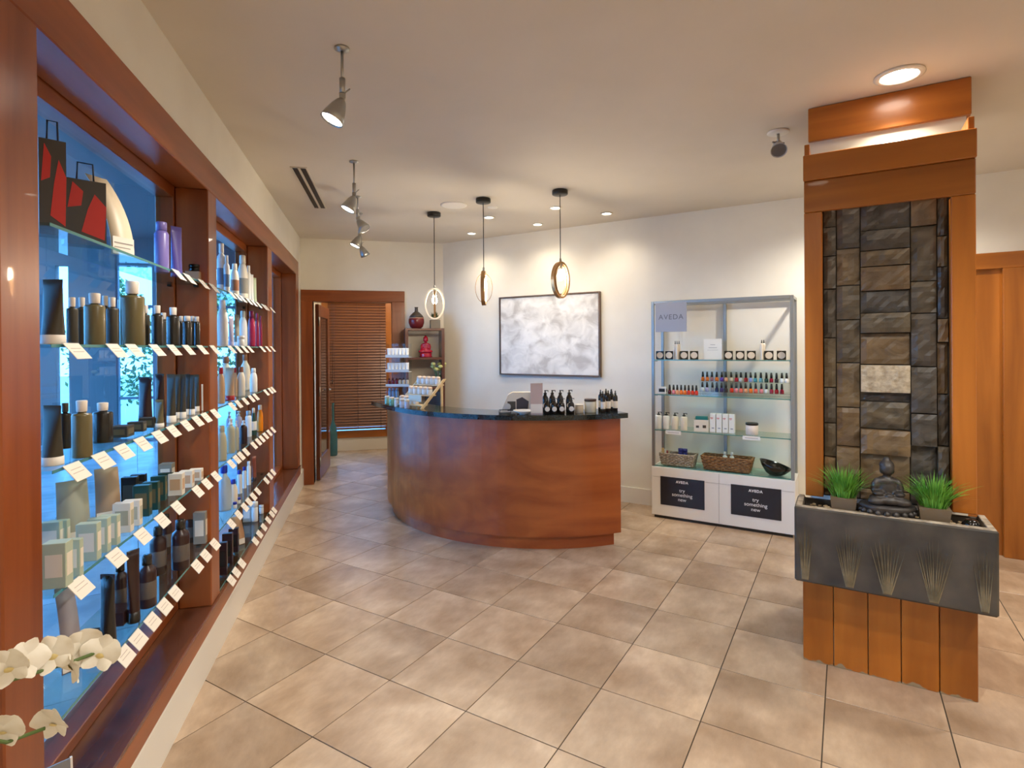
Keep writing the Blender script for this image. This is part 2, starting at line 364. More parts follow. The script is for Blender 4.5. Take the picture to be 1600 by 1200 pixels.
# lobby outside the shop windows
lf = struct(MB().box(-5.4, -1.0, -2.2, 10.6, -.08, -.003).build('floor_lobby', M['grout']))
tile_floor(lf, [[(-5.4, 0), (-1.0, 0), (-1.0, 10.5), (-5.4, 10.5)]], .62, 0, 0, .35, M['ltile'])
struct(MB().box(-5.4, -1.0, -2.2, 10.6, 3.4, 3.5).build('ceiling_lobby', M['lwall']))
gl = struct(MB().box(-5.4, -4.98, 10.5, 10.62, 0, 3.4).box(-4.80, -4.12, 10.5, 10.62, 0, 3.4).box(-4.98, -4.80, 10.5, 10.62, 2.9, 3.4).box(-4.12, -.95, 10.5, 10.62, 2.95, 3.4).build('wall_lobby', M['lwall']))
struct(MB().box(-5.4, -1, -2.32, -2.2, 0, 3.4).box(-1.0, -.95, YB, 10.6, 0, 3.4).build('wall_lobby_side', M['lwall']))
g5 = struct(empty('window_5'), 'tall glazed lobby front with grey mullions')
mg = pm('grey_mullion', srgb(120, 126, 134), .5)
for x in (-4.12, -3.57, -3.5, -2.9, -2.3, -1.7, -1.06): MB().box(x - .025, x + .025, 10.51, 10.57, 0, 2.95).build('mullion', mg, g5)
for z in (.02, .72, 2.25, 2.93): MB().box(-4.12, -1.03, 10.515, 10.565, z - .02, z + .025).build('transom', mg, g5)
for x0, x1 in ((-4.12, -3.57), (-3.5, -2.9), (-2.9, -2.3), (-2.3, -1.7), (-1.7, -1.06), (-4.98, -4.80)): MB().box(x0 + .02, x1 - .02, 10.535, 10.541, 0, 2.92).build('pane', M['pane'], g5)
g6 = struct(empty('window_6'), 'unseen glazed lobby side added to let in sky light')  # unseen side glazing, added so that sky light reaches the lobby floor
for k in range(9): MB().box(-5.4, -5.33, -2.2 + k * 1.55, -2.13 + k * 1.55, 0, 3.4).build('mullion', mg, g6)
for k in range(8): MB().box(-5.37, -5.364, -2.13 + k * 1.55, -.65 + k * 1.55, 0, 3.4).build('pane', M['pane'], g6)
struct(MB().box(-40, 10, 10.62, 40, -.3, -.1).box(-40, -5.4, -20, 10.62, -.3, -.1).build('ground_outside', pm('pale_paving', srgb(170, 172, 174), .8)))
for hx in (-5.0, -3.3, -1.6):
    hd = thing('hedge_shrub', 'leafy green shrub growing outside the lobby windows', 'shrub', (hx, 12.6, -.1), group='shrubs outside the lobby')
    vs = MB(); rg = random.Random(int(hx * 10))
    for k in range(1500):
        a, e, r = rg.uniform(0, 2 * PI), rg.uniform(-.9, 1.5), rg.uniform(.6, 1.0)
        p = Vector((math.cos(a) * math.cos(e) * .85 * r, math.sin(a) * math.cos(e) * .6 * r, 1.6 + math.sin(e) * 1.5 * r)); s = rg.uniform(.04, .085)
        t = Vector((rg.uniform(-1, 1), rg.uniform(-1, 1), rg.uniform(-1, 1))).normalized(); n = t.orthogonal().normalized()
        vs.add([p - t * s, p + n * s * .45, p + t * s, p - n * s * .45], [(0, 1, 2, 3)])
    o = vs.build('foliage', noise_mat('shrub_leaf', srgb(54, 96, 50), srgb(120, 158, 88), nscale=8), hd); o['kind'] = 'stuff'
    MB().tube([(0, 0, 0), (.03, 0, .6), (0, .02, 1.5)], [.06, .05, .02]).build('trunk', c8(80, 64, 48), hd)

# ================================================================== LARGE OBJECTS
# reception desk
DC = Vector((1.636, 5.436, 0))
def sector(mb, r0, r1, a0, a1, z0, z1, n=40, rfun=None, mi=0):
    A = [math.radians(a0 + (a1 - a0) * k / n) for k in range(n + 1)]
    rr = [(r1 if rfun is None else rfun(k / n)) for k in range(n + 1)]
    vs = []
    for k, t in enumerate(A):
        for r in (r0, rr[k]):
            for z in (z0, z1): vs.append((r * math.cos(t), r * math.sin(t), z))
    fs = []
    for k in range(n):
        a, b = 4 * k, 4 * k + 4
        fs += [(a + 2, a + 3, b + 3, b + 2)[::-1], (a, a + 1, b + 1, b), (a + 1, a + 3, b + 3, b + 1), (a, b, b + 2, a + 2)]
    fs += [(0, 2, 3, 1), tuple(4 * n + i for i in (0, 1, 3, 2))]
    mb.add(vs, fs, mi); return mb
desk = thing('reception_desk', 'curved reddish wood reception desk with a dark granite counter', 'desk', DC)
bm_ = MB(); sector(bm_, 1.24, 1.515, 181, 277.5, .10, .982)
panel = bm_.build('front_panel', M['dwx'], desk)
sector(MB(), 1.27, 1.474, 184, 276, 0, .10).build('toe_kick', M['dwx'], desk)
sector(MB(), 1.215, 1.56, 178, 279, .982, 1.02, rfun=lambda t: 1.56 + .10 * max(0, 1 - t / .22) ** 2).build('counter', M['granite'], desk)
DZT = 1.02
sector(MB(), .72, 1.238, 184, 272, .70, .735).build('work_surface', c8(70, 50, 40), desk)
for a in (186, 228, 270):
    sector(MB(), .78, 1.238, a - .7, a + .7, 0, .70, n=1).build('support_panel', M['dwz'], desk)

# stone fountain column (local x along the angled wall, local y towards it)
S0 = 4.2475
col = thing('fountain_column', 'amber wood column with a stone fountain panel', 'column', wp(S0, 2.21), WROT)
def cl(s, q, z): return (s - S0, 2.21 - q, z)
MB().box(-.325, .325, .03, .85, 0, .44).box(-.31, .34, .28, .85, .44, CEIL - .002).build('core', M['wall'], col)
sb = [3.915, 4.045, 4.183, 4.309, 4.447, 4.58]
M['plank'] = wood('amber_plank', srgb(146, 80, 20), srgb(188, 112, 38), 'z')
nt, N, L, b = nodes(M['plank'])                                 # water wear along the foot
_old = b.inputs['Base Color'].links[0].from_socket
tc = N.new('ShaderNodeTexCoord'); sx = N.new('ShaderNodeSeparateXYZ'); L.new(tc.outputs['Object'], sx.inputs[0])
nz = N.new('ShaderNodeTexNoise'); nz.inputs['Scale'].default_value = 14; mpx = N.new('ShaderNodeMapping'); mpx.inputs['Scale'].default_value = (1, 1, .3)
L.new(tc.outputs['Object'], mpx.inputs[0]); L.new(mpx.outputs[0], nz.inputs['Vector'])
m1 = N.new('ShaderNodeMath'); m1.operation = 'MULTIPLY_ADD'; m1.inputs[1].default_value = -12; m1.inputs[2].default_value = .1; L.new(sx.outputs['Z'], m1.inputs[0])
m2 = N.new('ShaderNodeMath'); L.new(m1.outputs[0], m2.inputs[0]); L.new(nz.outputs['Fac'], m2.inputs[1])
cr = N.new('ShaderNodeValToRGB'); cr.color_ramp.elements[0].position = .50; cr.color_ramp.elements[1].position = .56; L.new(m2.outputs[0], cr.inputs[0])
mx = N.new('ShaderNodeMix'); mx.data_type = 'RGBA'; L.new(cr.outputs[0], mx.inputs['Factor']); L.new(_old, mx.inputs['A']); mx.inputs['B'].default_value = (*srgb(150, 132, 104), 1)
L.new(mx.outputs['Result'], b.inputs['Base Color'])
for k in range(5):
    g = .0018
    MB().bbox(sb[k] - S0 + g, sb[k + 1] - S0 - g, 0, .028, 0, .438, .002).build('plank', M['plank'], col)
MB().bbox(-.3325, -.312, .03, .85, 0, .438, .002).build('side_panel', M['kwz'], col); MB().bbox(.312, .3325, .03, .85, 0, .438, .002).build('side_panel', M['kwz'], col)
MB().box(-.30, .30, .09, .278, .79, 2.44).build('backing', c8(52, 46, 40, .8), col)
MB().bbox(3.93 - S0, 4.006 - S0, 0, .06, .80, 2.166, .003).build('stile', M['kwz'], col)
MB().bbox(4.493 - S0, 4.577 - S0, 0, .06, .80, 2.166, .003).build('stile', M['kwz'], col)
MB().bbox(3.93 - S0, 4.577 - S0, -.002, .022, 2.168, 2.317, .003).build('header_board', M['kwx'], col)
MB().bbox(3.928 - S0, 4.579 - S0, -.018, .012, 2.318, 2.440, .003).build('valance_board', M['kwx'], col)
for s in (3.932, 4.553): MB().bbox(s - S0, s - S0 + .022, .0605, .278, .80, 2.50, .002).build('side_board', M['kwz'], col)
for s in (3.932, 4.553): MB().bbox(s - S0, s - S0 + .022, .0125, .06, 2.318, 2.50, .002).build('side_board', M['kwz'], col)
MB().bbox(3.937 - S0, 4.603 - S0, .255, .279, 2.59, CEIL - .003, .003).build('crown_board', M['kwx'], col)
for s in (3.937, 4.579): MB().bbox(s - S0, s - S0 + .024, .2795, .85, 2.59, CEIL - .003, .002).build('crown_board', M['kwy'], col)
# stones, laid in five columns
stone_cols = [((1286, 1306.5), [318, 356, 401, 452, 528, 605, 660, 712.5, 762, 800]),
              ((1306.5, 1344), [318, 389.5, 447, 500, 566.8, 635.7, 696.3, 745, 800]),
              ((1344, 1422.5), [314, 361.5, 393, 418, 455.5, 489.8, 521, 569.5, 612.3, 626.5, 668.5, 707, 762, 810]),
              ((1422.5, 1464), [310, 354.7, 440.3, 490, 572.7, 645, 695.2, 764, 815]),
              ((1464, 1488), [306, 368.6, 417, 498, 535, 615.8, 696, 770, 815])]
proud = {(2, 5): .030, (2, 7): .036, (2, 10): .036, (3, 5): .032, (3, 4): .018, (1, 6): .030, (2, 2): .010, (2, 8): -.012, (4, 6): .024, (0, 7): .022, (4, 3): .018}
stone_tone = [((62, 55, 44), (104, 92, 72)), ((74, 62, 46), (118, 100, 72)), ((54, 51, 47), (92, 86, 78)), ((88, 70, 48), (126, 104, 74)), ((46, 42, 38), (82, 74, 64))]
pale = noise_mat('pale_rough_stone', srgb(150, 136, 112), srgb(190, 176, 150), nscale=40, rough=.75, bump=.6)
smats = [noise_mat('slate_stone_%d' % i, srgb(*a), srgb(*c), (1, 1, 1.3), 9, 8, .42, .32, .7, bump=.6, rand=True, distort=.9) for i, (a, c) in enumerate(stone_tone)]
rg = random.Random(3)
for ci, ((xa, xb), ys) in enumerate(stone_cols):
    for k in range(len(ys) - 1):
        sa, z1 = on_w(xa, (ys[k]), 2.14); sbb, _ = on_w(xb, ys[k], 2.14); _, z0 = on_w(xa, ys[k + 1], 2.14)
        sa, sbb = max(sa, 4.008), min(sbb, 4.491)
        z1 = min(z1, 2.29) if k else 2.36; z0 = max(z0, .795)
        if z1 - z0 < .02: continue
        pr = proud.get((ci, k), rg.uniform(-.008, .008)); g = .0025
        nx, nzv = max(3, int((sbb - sa) / .022)), max(3, int((z1 - z0) / .022))
        vs, fs = [], []
        for j in range(nzv + 1):
            for i in range(nx + 1):
                x = sa + g + (sbb - sa - 2 * g) * i / nx - S0; z = z0 + g + (z1 - z0 - 2 * g) * j / nzv
                e = 0 if 0 < i < nx and 0 < j < nzv else .006
                vs.append((x, .07 - pr + rg.uniform(-.003, .003) + e, z))
        nn = len(vs); ring = [i for i in range(nx + 1)] + [(nx + 1) * j + nx for j in range(1, nzv + 1)] + [(nx + 1) * nzv + i for i in range(nx - 1, -1, -1)] + [(nx + 1) * j for j in range(nzv - 1, 0, -1)]
        for i in ring: vs.append((vs[i][0], .092, vs[i][2]))
        for j in range(nzv):
            for i in range(nx): a = j * (nx + 1) + i; fs.append((a, a + 1, a + nx + 2, a + nx + 1))
        for t in range(len(ring)): fs.append((ring[t], nn + t, nn + (t + 1) % len(ring), ring[(t + 1) % len(ring)]))
        MB().add(vs, fs).build('stone', pale if (ci, k) == (2, 7) else smats[rg.randrange(5)], col)

# trough on the base
TZ0, TZ1 = .44, .785
tr = thing('stone_trough', 'dark cast stone trough with reed relief on the column base', 'trough', wp(S0, 2.26, TZ0), WROT)
tm = noise_mat('cast_stone', srgb(42, 40, 37), srgb(84, 77, 67), nscale=7, detail=9, rough=.7, bump=.4, lo=.3, hi=.75)
rim = noise_mat('worn_stone_rim', srgb(128, 116, 100), srgb(176, 164, 146), nscale=30, rough=.8, bump=.4)
x0, x1, yf, yb = 3.893 - S0, 4.618 - S0, -.12, .118
tb = MB()
tb.bbox(x0, x1, yf, yf + .035, 0, TZ1 - TZ0, .008).bbox(x0, x0 + .035, yf + .034, yb, 0, TZ1 - TZ0, .008).bbox(x1 - .035, x1, yf + .034, yb, 0, TZ1 - TZ0, .008)
tb.box(x0 + .03, x1 - .03, yf + .03, yb, .002, .305).box(x0 + .03, x1 - .03, yb - .02, yb, .2, .335)
tb.build('basin', tm, tr)
for bx in ((x0 + .006, x1 - .006, yf + .006, yf + .031), (x0 + .006, x0 + .031, yf + .031, yb - .006), (x1 - .031, x1 - .006, yf + .031, yb - .006)):
    MB().bbox(bx[0], bx[1], bx[2], bx[3], TZ1 - TZ0 - .004, TZ1 - TZ0 + .003, .002).build('rim', rim, tr)
rel = noise_mat('reed_relief_stone', srgb(112, 102, 78), srgb(146, 134, 106), nscale=20, rough=.7)
for px, half in ((1257, .5), (1327, 1), (1386, 1), (1459, 1.1), (1540, .6)):
    s, z = on_w(px, 850, 2.38); rb = MB(); bx = s - S0
    for k in range(11):
        a = (k - 5) / 5; top = (bx + a * .062 * half + rg.uniform(-.006, .006), .30 - abs(a) * .06 + rg.uniform(-.03, .02)); w = .0035
        xb = bx + a * .012
        if top[0] < x0 + .01 or top[0] > x1 - .01: continue
        rb.add([(xb - w, yf + .001, .012), (xb + w, yf + .001, .012), (top[0], yf + .001, top[1]), (xb, yf - .004, .02), (top[0] * .6 + xb * .4, yf - .005, top[1] * .6)],
               [(0, 3, 4), (0, 4, 2), (3, 1, 4), (4, 1, 2), (0, 1, 3)])
    rb.build('reed_relief', rel, tr)
gv = MB()
for k in range(420):
    x, y = rg.uniform(x0 + .05, x1 - .05), rg.uniform(yf + .045, yb - .03); r = rg.uniform(.005, .011)
    gv.lathe([(0, -r * .6), (r, -r * .1), (r * .7, r * .5), (0, r * .6)], 6, (x, y, .3115))
o = gv.build('gravel', noise_mat('tan_gravel', srgb(140, 116, 84), srgb(206, 186, 150), nscale=30, rough=.8), tr); o['kind'] = 'stuff'
GZ = TZ0 + .308

# white and silver display case against the angled wall
DX = 3.18
dc = thing('display_case', 'white and silver display case with four glass shelves', 'display case', wp(DX, .19), WROT)
hw = .575
wl = pm('white_laminate', srgb(226, 222, 214), .35)
MB().bbox(-hw, hw, -.16, .18, .025, .455, .004).build('base_cabinet', wl, dc)
MB().box(-hw + .02, hw - .02, -.145, .17, 0, .025).build('plinth', M['black'], dc)
MB().box(-hw + .01, hw - .01, -.1615, -.16, .365, .367).box(-.001, .001, -.1615, -.16, .03, .45).build('seam_line', c8(150, 146, 140), dc)
for x in (-hw + .005, hw - .03):
    MB().bbox(x, x + .025, -.158, -.133, .456, 1.925, .002).build('upright', M['silver'], dc)
    MB().bbox(x, x + .025, .145, .170, .456, 1.925, .002).build('upright', M['silver'], dc)
    MB().bbox(x + .001, x + .024, -.132, .144, 1.900, 1.924, .002).build('side_rail', M['silver'], dc)
MB().bbox(-.014, .014, .145, .170, .456, 1.900, .002).build('upright', M['silver'], dc)
MB().bbox(-hw + .031, hw - .031, -.158, -.133, 1.898, 1.926, .002).build('top_rail', M['silver'], dc)
MB().bbox(-hw + .031, hw - .031, .145, .170, 1.901, 1.924, .002).build('top_rail', M['silver'], dc)
SHZ = [.468, .786, 1.10, 1.408]
for z in SHZ:
    MB().box(-hw + .031, hw - .031, -.158, .142, z - .008, z, 0).build('glass_shelf', M['shelf'], dc)
    MB().box(-hw + .031, hw - .031, -.1595, -.158, z - .008, z, 0).build('shelf_edge', M['gedge'], dc)
    for x in (-hw + .03, hw - .03): MB().cyl(.006, -.012, .012, 8, (x, -.10, z - .014), axis='x').build('shelf_pin', M['steel'], dc)
blk = pm('black_poster', srgb(30, 29, 34), .35); wtx = pm('white_print', srgb(232, 230, 226), .5)
lines = [('AVEDA', .030, .088, 1.15, .0009), ('try\nsomething\nnew', .042, -.024, 1.0, 0)]
for (pa, pb) in (((1032, 744.5), (1101, 797)), ((1142, 756), (1221, 813))):
    s0, z1 = on_w(*pa, .35); s1, z0 = on_w(*pb, .35)
    if pa[0] > 1100: s1 = on_w(1221, 790, .35)[0]
    z0, z1 = .125, .375
    po = MB().box(s0 - DX, s1 - DX, -.1632, -.16, z0, z1).build('poster', blk, dc)
    for t, sz, dz, sp, of in lines:
        o = link('lettering', text_mesh(t, sz, wtx, sp, offset=of), po, ((s0 + s1) / 2 - DX, -.1638, (z0 + z1) / 2 + dz)); o.rotation_euler.x = PI / 2
s0, z1 = on_w(1024.5, 474, .345); s1, z0 = on_w(1073.5, 518, .345)
sg = MB().bbox(s0 - DX, s1 - DX, -.166, -.159, z0, z1, .001).build('sign_plate', pm('brushed_sign', srgb(158, 157, 160), .45, .2), dc)
o = link('lettering', text_mesh('AVEDA', .062, pm('grey_letter', srgb(96, 94, 98), .4), 1.15), sg, ((s0 + s1) / 2 - DX, -.1665, (z0 + z1) / 2)); o.rotation_euler.x = PI / 2

# abstract painting
pt = thing('painting', 'large abstract grey and white canvas in a thin bronze frame', 'painting', wp(1.402, 0, 1.22), WROT)
am = noise_mat('abstract_paint', srgb(182, 178, 172), srgb(228, 226, 220), (1, 1, 1.2), 6.5, 12, .6, .36, .62, c3=srgb(210, 208, 202), distort=.6, bump=.3)
MB().box(-.575, .575, -.036, -.004, .018, .842).build('canvas', am, pt)
fr = pm('bronze_frame', srgb(96, 74, 58), .35, .4)
for bx in ((-.595, -.580, 0, .86), (.580, .595, 0, .86)): MB().bbox(bx[0], bx[1], -.045, -.001, bx[2], bx[3], .002).build('frame_rail', fr, pt)
for z in (0, .845): MB().bbox(-.580, .580, -.045, -.001, z, z + .015, .002).build('frame_rail', fr, pt)

# pendants
def oval(mb, hwid, hh, t, d, ang, zc, mi=0, n=48):
    ca, sa = math.cos(ang), math.sin(ang); vs = []; fs = []
    for k in range(n):
        a = 2 * PI * k / n
        for dr, dd in ((-t, -d), (0, -d), (0, d), (-t, d)):
            u = (hwid + dr) * math.cos(a); z = (hh + dr) * math.sin(a)
            vs.append((u * ca - dd * sa, u * sa + dd * ca, zc + z))
    for k in range(n):
        a, b = 4 * k, 4 * ((k + 1) % n)
        for i in range(4): j = (i + 1) % 4; fs.append((a + i, a + j, b + j, b + i))
    mb.add(vs, fs, mi, False); return mb
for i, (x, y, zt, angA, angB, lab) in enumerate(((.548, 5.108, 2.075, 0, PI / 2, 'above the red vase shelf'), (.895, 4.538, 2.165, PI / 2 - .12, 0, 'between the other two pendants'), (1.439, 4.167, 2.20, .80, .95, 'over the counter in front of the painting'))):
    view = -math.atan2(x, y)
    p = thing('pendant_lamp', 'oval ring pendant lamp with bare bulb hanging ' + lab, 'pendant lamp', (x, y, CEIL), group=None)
    MB().lathe([(.06, -.003), (.062, -.006), (.062, -.034), (.058, -.038), (0, -.038)], 24).build('ceiling_canopy', M['black'], p)
    MB().cyl(.0035, zt + .02 - CEIL, -.038, 8).build('cord', M['black'], p)
    zc = zt - .145 - CEIL
    oval(MB(), .092, .145, .015, .016, view + angA, zc).build('ring', M['gold'] if i else pm('bulb_glare_ring', srgb(240, 230, 208), .35), p)  # first pendant's ring is coloured cream to stand for glare from its bulb
    oval(MB(), .072, .122, .004, .009, view + angB, zc).build('inner_ring', M['gold'], p)
    MB().lathe([(.008, zt + .025 - CEIL), (.010, zt + .0 - CEIL), (.016, zt - .02 - CEIL), (.018, zt - .065 - CEIL)], 16).build('socket', M['steel'], p)
    r = .024; zb = zt - .115 - CEIL
    MB().lathe([(.010, zb + .05), (.016, zb + .035), (r, zb), (.019, zb - .02), (.008, zb - .034), (0, zb - .036)], 16).build('bulb', pm('lit_pendant_bulb', (1, 1, 1), .3, emit=(1, .86, .66), es=P_PENDANT * 12), p)

# ceiling spots
def downlight(x, y, power, label, group=None, r=.062, lit=True, aim=(0, 0, -1), angle=120, color=WARM, name='recessed_downlight'):
    d = thing(name, label, 'ceiling light', (x, y, CEIL), 0, group)
    MB().lathe([(r, -.0005), (r * 1.32, -.001), (r * 1.34, -.006), (r * 1.05, -.011), (r, -.006), (r * .98, -.0005)], 28).build('trim_ring', M['white'], d)
    MB().lathe([(r * .97, -.003), (r * .5, -.0035), (0, -.0035)][::-1], 24).build('lens', M['glow'] if lit else M['steel'], d)
    if lit: lamp('light', d, (0, 0, -.03), power, color, angle=angle, aim=aim, radius=.05, blend=.9 if angle == 140 else .6)
    return d
downlight(2.351, 2.046, P_DOWN, 'large bright recessed downlight in front of the fountain column', r=.075, angle=112)
eyes = [(1.578, 4.692), (1.614, 5.367), (1.075, 5.173), (1.041, 5.937), (2.111, 4.793)]
for i, (x, y) in enumerate(eyes):
    downlight(x, y, P_EYE, 'small recessed ceiling spot close to the painting wall', 'ceiling spots by the painting wall', r=.042, angle=140, aim=(0, 0, -1))
for i, (x, y) in enumerate(((.75, 1.0), (2.2, .2), (3.6, -.6), (1.0, -.9), (3.55, 1.5), (3.3, 3.1))):  # unseen downlights, added out of view to fill the room with light
    downlight(x, y, P_FILL, 'unseen recessed downlight added to brighten the shop floor', 'added fill downlights over the shop floor', r=.07, angle=150, color=NEUTRAL)
e6 = thing('sprinkler_cover', 'small flat round cover plate on the ceiling behind a pendant', 'cover plate', (1.035, 4.811, CEIL))
MB().lathe([(.045, 0), (.045, -.004), (.03, -.008), (0, -.008)], 20).build('plate', M['white'], e6)
lamp('office_light', None, (.4, 7.5, 2.6), P_OFFICE, WARM, 'POINT', radius=.1).name = 'office_bare_light'  # unseen bare point light that brightens the office; no fixture is built
sp = thing('ceiling_speaker', 'round white speaker grille set in the ceiling', 'speaker', (.686, 4.797, CEIL))
MB().lathe([(.115, 0), (.115, -.006), (.1, -.009)], 32).build('bezel', M['white'], sp)
MB().lathe([(.1, -.008), (0, -.008)][::-1], 32).build('grille', c8(170, 165, 156, .6), sp)
vt = thing('air_vent', 'long double slot air vent in the ceiling beside the windows', 'vent', (-.465, 4.59, CEIL), math.radians(-2))
MB().box(-.055, -.045, -.57, .57, -.006, 0).box(.045, .055, -.57, .57, -.006, 0).box(-.008, .008, -.57, .57, -.006, 0).box(-.045, .045, -.57, -.56, -.006, 0).box(-.045, .045, .56, .57, -.006, 0).build('frame', c8(206, 196, 178), vt)
for x in (-.0265, .0265): MB().box(x - .0185, x + .0185, -.56, .56, -.002, 0).build('slot', M['black'], vt)

# stem spotlights along the window wall
def stem_spot(y, z, aim, lit, label):
    x = -.115
    t = thing('stem_spotlight', label, 'spotlight', (x, y, CEIL))
    MB().lathe([(.03, 0), (.03, -.008), (.008, -.014)], 16).build('ceiling_cap', M['steel'], t)
    zk = z - CEIL + .13
    MB().cyl(.006, zk, -.012, 8).build('stem', M['steel'], t)
    MB().cyl(.012, zk - .05, zk + .01, 10).bbox(-.013, .013, -.007, .007, zk - .075, zk - .05, .002).tube([(.0, 0, zk - .06), (.03, 0, zk - .03)], .003).build('knuckle', M['steel'], t)
    d = Vector(aim).normalized()
    h = empty('head'); h.parent = t; h.location = (0, 0, zk - .075); h.rotation_euler = d.to_track_quat('-Z', 'Y').to_euler()
    MB().lathe([(.010, .0), (.020, -.012), (.030, -.035), (.042, -.075), (.048, -.105), (.045, -.105), (.026, -.04), (0, -.03)], 24).build('shade', M['steel'], h)
    MB().lathe([(.0435, -.098), (0, -.098)][::-1], 20).build('lens', M['glow'] if lit else c8(190, 186, 178), h)
    if lit: lamp('light', h, (0, 0, -.115), P_TRACK, NEUTRAL, angle=100, blend=.8, radius=.04)
stem_spot(2.39, 2.50, (-.45, -.1, -1), True, 'stem spotlight hanging over the first window bay, beam down')
stem_spot(3.822, 2.48, (-.45, -.1, -1), True, 'stem spotlight over the post between the first two window bays')
stem_spot(4.70, 2.52, (.5, -.3, -.7), False, 'unlit stem spotlight turned away from the windows')
stem_spot(5.28, 2.50, (-.45, -.1, -1), True, 'lit stem spotlight in front of the last window bay')
stem_spot(5.80, 2.50, (.4, .3, -.8), False, 'last stem spotlight in the row, closest to the doorway wall')
cs = thing('gimbal_spotlight', 'white swivel spotlight on the ceiling beside the column', 'spotlight', (2.287, 2.754, CEIL))
MB().lathe([(.06, 0), (.06, -.006), (.05, -.012), (0, -.012)], 24).build('ceiling_plate', M['white'], cs)
MB().cyl(.008, -.06, -.012, 8).bbox(-.04, .04, -.004, .004, -.068, -.058, .001).build('bracket', M['steel'], cs)
h = empty('head'); h.parent = cs; h.location = (0, 0, -.09); h.rotation_euler = Vector((-.4, -.6, -.7)).to_track_quat('-Z', 'Y').to_euler()
MB().lathe([(0, .045), (.025, .04), (.034, .0), (.045, -.04), (.042, -.04), (.028, 0), (0, .01)], 20).build('shade', c8(196, 192, 186, .3), h)
MB().lathe([(.041, -.034), (0, -.034)][::-1], 20).build('lens', c8(150, 146, 140, .2), h)

# ================================================================== GOODS
def q5(v): return round(v * 400) / 400
def m_bottle(w, h, style):
    r = w / 2
    P = {'round': [(.96, 0), (1, .02), (1, .66), (.9, .74), (.45, .80), (.42, .82)],
         'slim': [(.97, 0), (1, .015), (1, .76), (.8, .81), (.55, .83)],
         'square': [(.98, 0), (1, .01), (1, .73), (.92, .765), (.40, .78), (.40, .80)],
         'cone': [(1, 0), (1, .03), (.82, .45), (.5, .80), (.46, .82)],
         'soft': [(.92, 0), (1, .04), (1, .55), (.85, .70), (.6, .80), (.5, .82)],
         'fat': [(.9, 0), (1, .05), (1, .5), (.86, .66), (.5, .76), (.38, .80), (.38, .84)]}[style]
    return MB().lathe([(a * r, b * h) for a, b in P], 18)
def m_cap(w, h, style):
    r = w / 2
    P = {'round': [(.5, .81), (.56, .815), (.54, .985), (.48, 1.0), (0, 1.0)], 'slim': [(.56, .825), (.74, .83), (.74, .985), (.66, 1), (0, 1)],
         'square': [(.5, .80), (.52, .81), (.56, .99), (.5, 1), (0, 1)], 'cone': [(.48, .82), (.46, .97), (.3, 1), (0, 1)],
         'soft': [(.54, .82), (.6, .83), (.58, .98), (.5, 1), (0, 1)], 'fat': [(.44, .83), (.48, .84), (.48, .985), (.42, 1), (0, 1)]}[style]
    return MB().lathe([(a * r, b * h) for a, b in P], 16)
def m_tube(w, h, n=20):                                        # stands on its cap, crimped flat at the top
    vs, fs = [], []; K = 7
    for j in range(K + 1):
        t = j / K; z = h * (.14 + .86 * t); ax = w / 2 * (.86 + .14 * t); ay = w / 2 * (.86 * (1 - t) + .04 * t)
        for k in range(n): a = 2 * PI * k / n; vs.append((ax * math.cos(a), ay * math.sin(a), z))
    for j in range(K):
        for k in range(n): a, b = j * n + k, j * n + (k + 1) % n; fs.append((a, b, b + n, a + n))
    fs.append(tuple(K * n + k for k in range(n)))
    return MB().add(vs, fs, 0, True)
CARD = c8(232, 222, 206, .6)
def place(name, label, cat, X, Y, Z, group, rz):
    return thing(name, label, cat, (X, Y, Z), rz, group)
def bottle(label, X, Y, Z, w, h, col, cap, style='round', band=None, group=None, rz=0, top=None, name=None):
    w, h = q5(w), q5(h); t = place(name or 'bottle', label, 'bottle', X, Y, Z, group, rz)
    bm = cached(('b', w, h, style, col.name), lambda: m_bottle(w, h, style).mesh('body', col)); link('body', bm, t)
    r = w / 2
    if top == 'pump':
        k = cached(('pump', w, h, cap.name), lambda: MB().lathe([(r * .48, h * .80), (r * .48, h * .865), (r * .2, h * .88), (r * .2, h * .955)], 12).bbox(-r * .26, r * .95, -r * .2, r * .2, h * .95, h * .985, .001).bbox(r * .78, r * .95, -r * .14, r * .14, h * .90, h * .952, .001).mesh('pump', cap)); link('pump_head', k, t)
    elif top == 'spray':
        k = cached(('spray', w, h, cap.name), lambda: MB().lathe([(r * .5, h * .81), (r * .5, h * .86), (r * .3, h * .88), (r * .3, h * .94), (r * .36, h * .945), (r * .34, h * 1.0), (0, h)], 12).bbox(r * .2, r * .55, -r * .1, r * .1, h * .95, h * .985, .001).mesh('spray', cap)); link('spray_head', k, t)
    elif top == 'dropper':
        k = cached(('drop', w, h, cap.name), lambda: MB().lathe([(r * .46, h * .80), (r * .46, h * .88), (r * .26, h * .89), (r * .30, h * .94), (r * .2, h * .99), (0, h)], 12).mesh('dropper', cap)); link('dropper_cap', k, t)
    else:
        k = cached(('c', w, h, style, cap.name), lambda: m_cap(w, h, style).mesh('cap', cap)); link('cap', k, t)
    if band:
        k = cached(('l', w, h, band.name), lambda: MB().lathe([(r * 1.004, h * .18), (r * 1.012, h * .185), (r * 1.012, h * .50), (r * 1.004, h * .505)], 18).mesh('label', band)); link('label_band', k, t)
    return t
def tube(label, X, Y, Z, w, h, col, cap, group=None, rz=0):
    w, h = q5(w), q5(h); t = place('tube', label, 'tube', X, Y, Z, group, rz)
    link('body', cached(('t', w, h, col.name), lambda: m_tube(w, h).mesh('body', col)), t)
    link('cap', cached(('tc', w, h, cap.name), lambda: MB().lathe([(w * .45, 0), (w * .46, .004), (w * .45, h * .145), (w * .40, h * .15), (0, h * .15)], 18).mesh('cap', cap)), t)
    return t
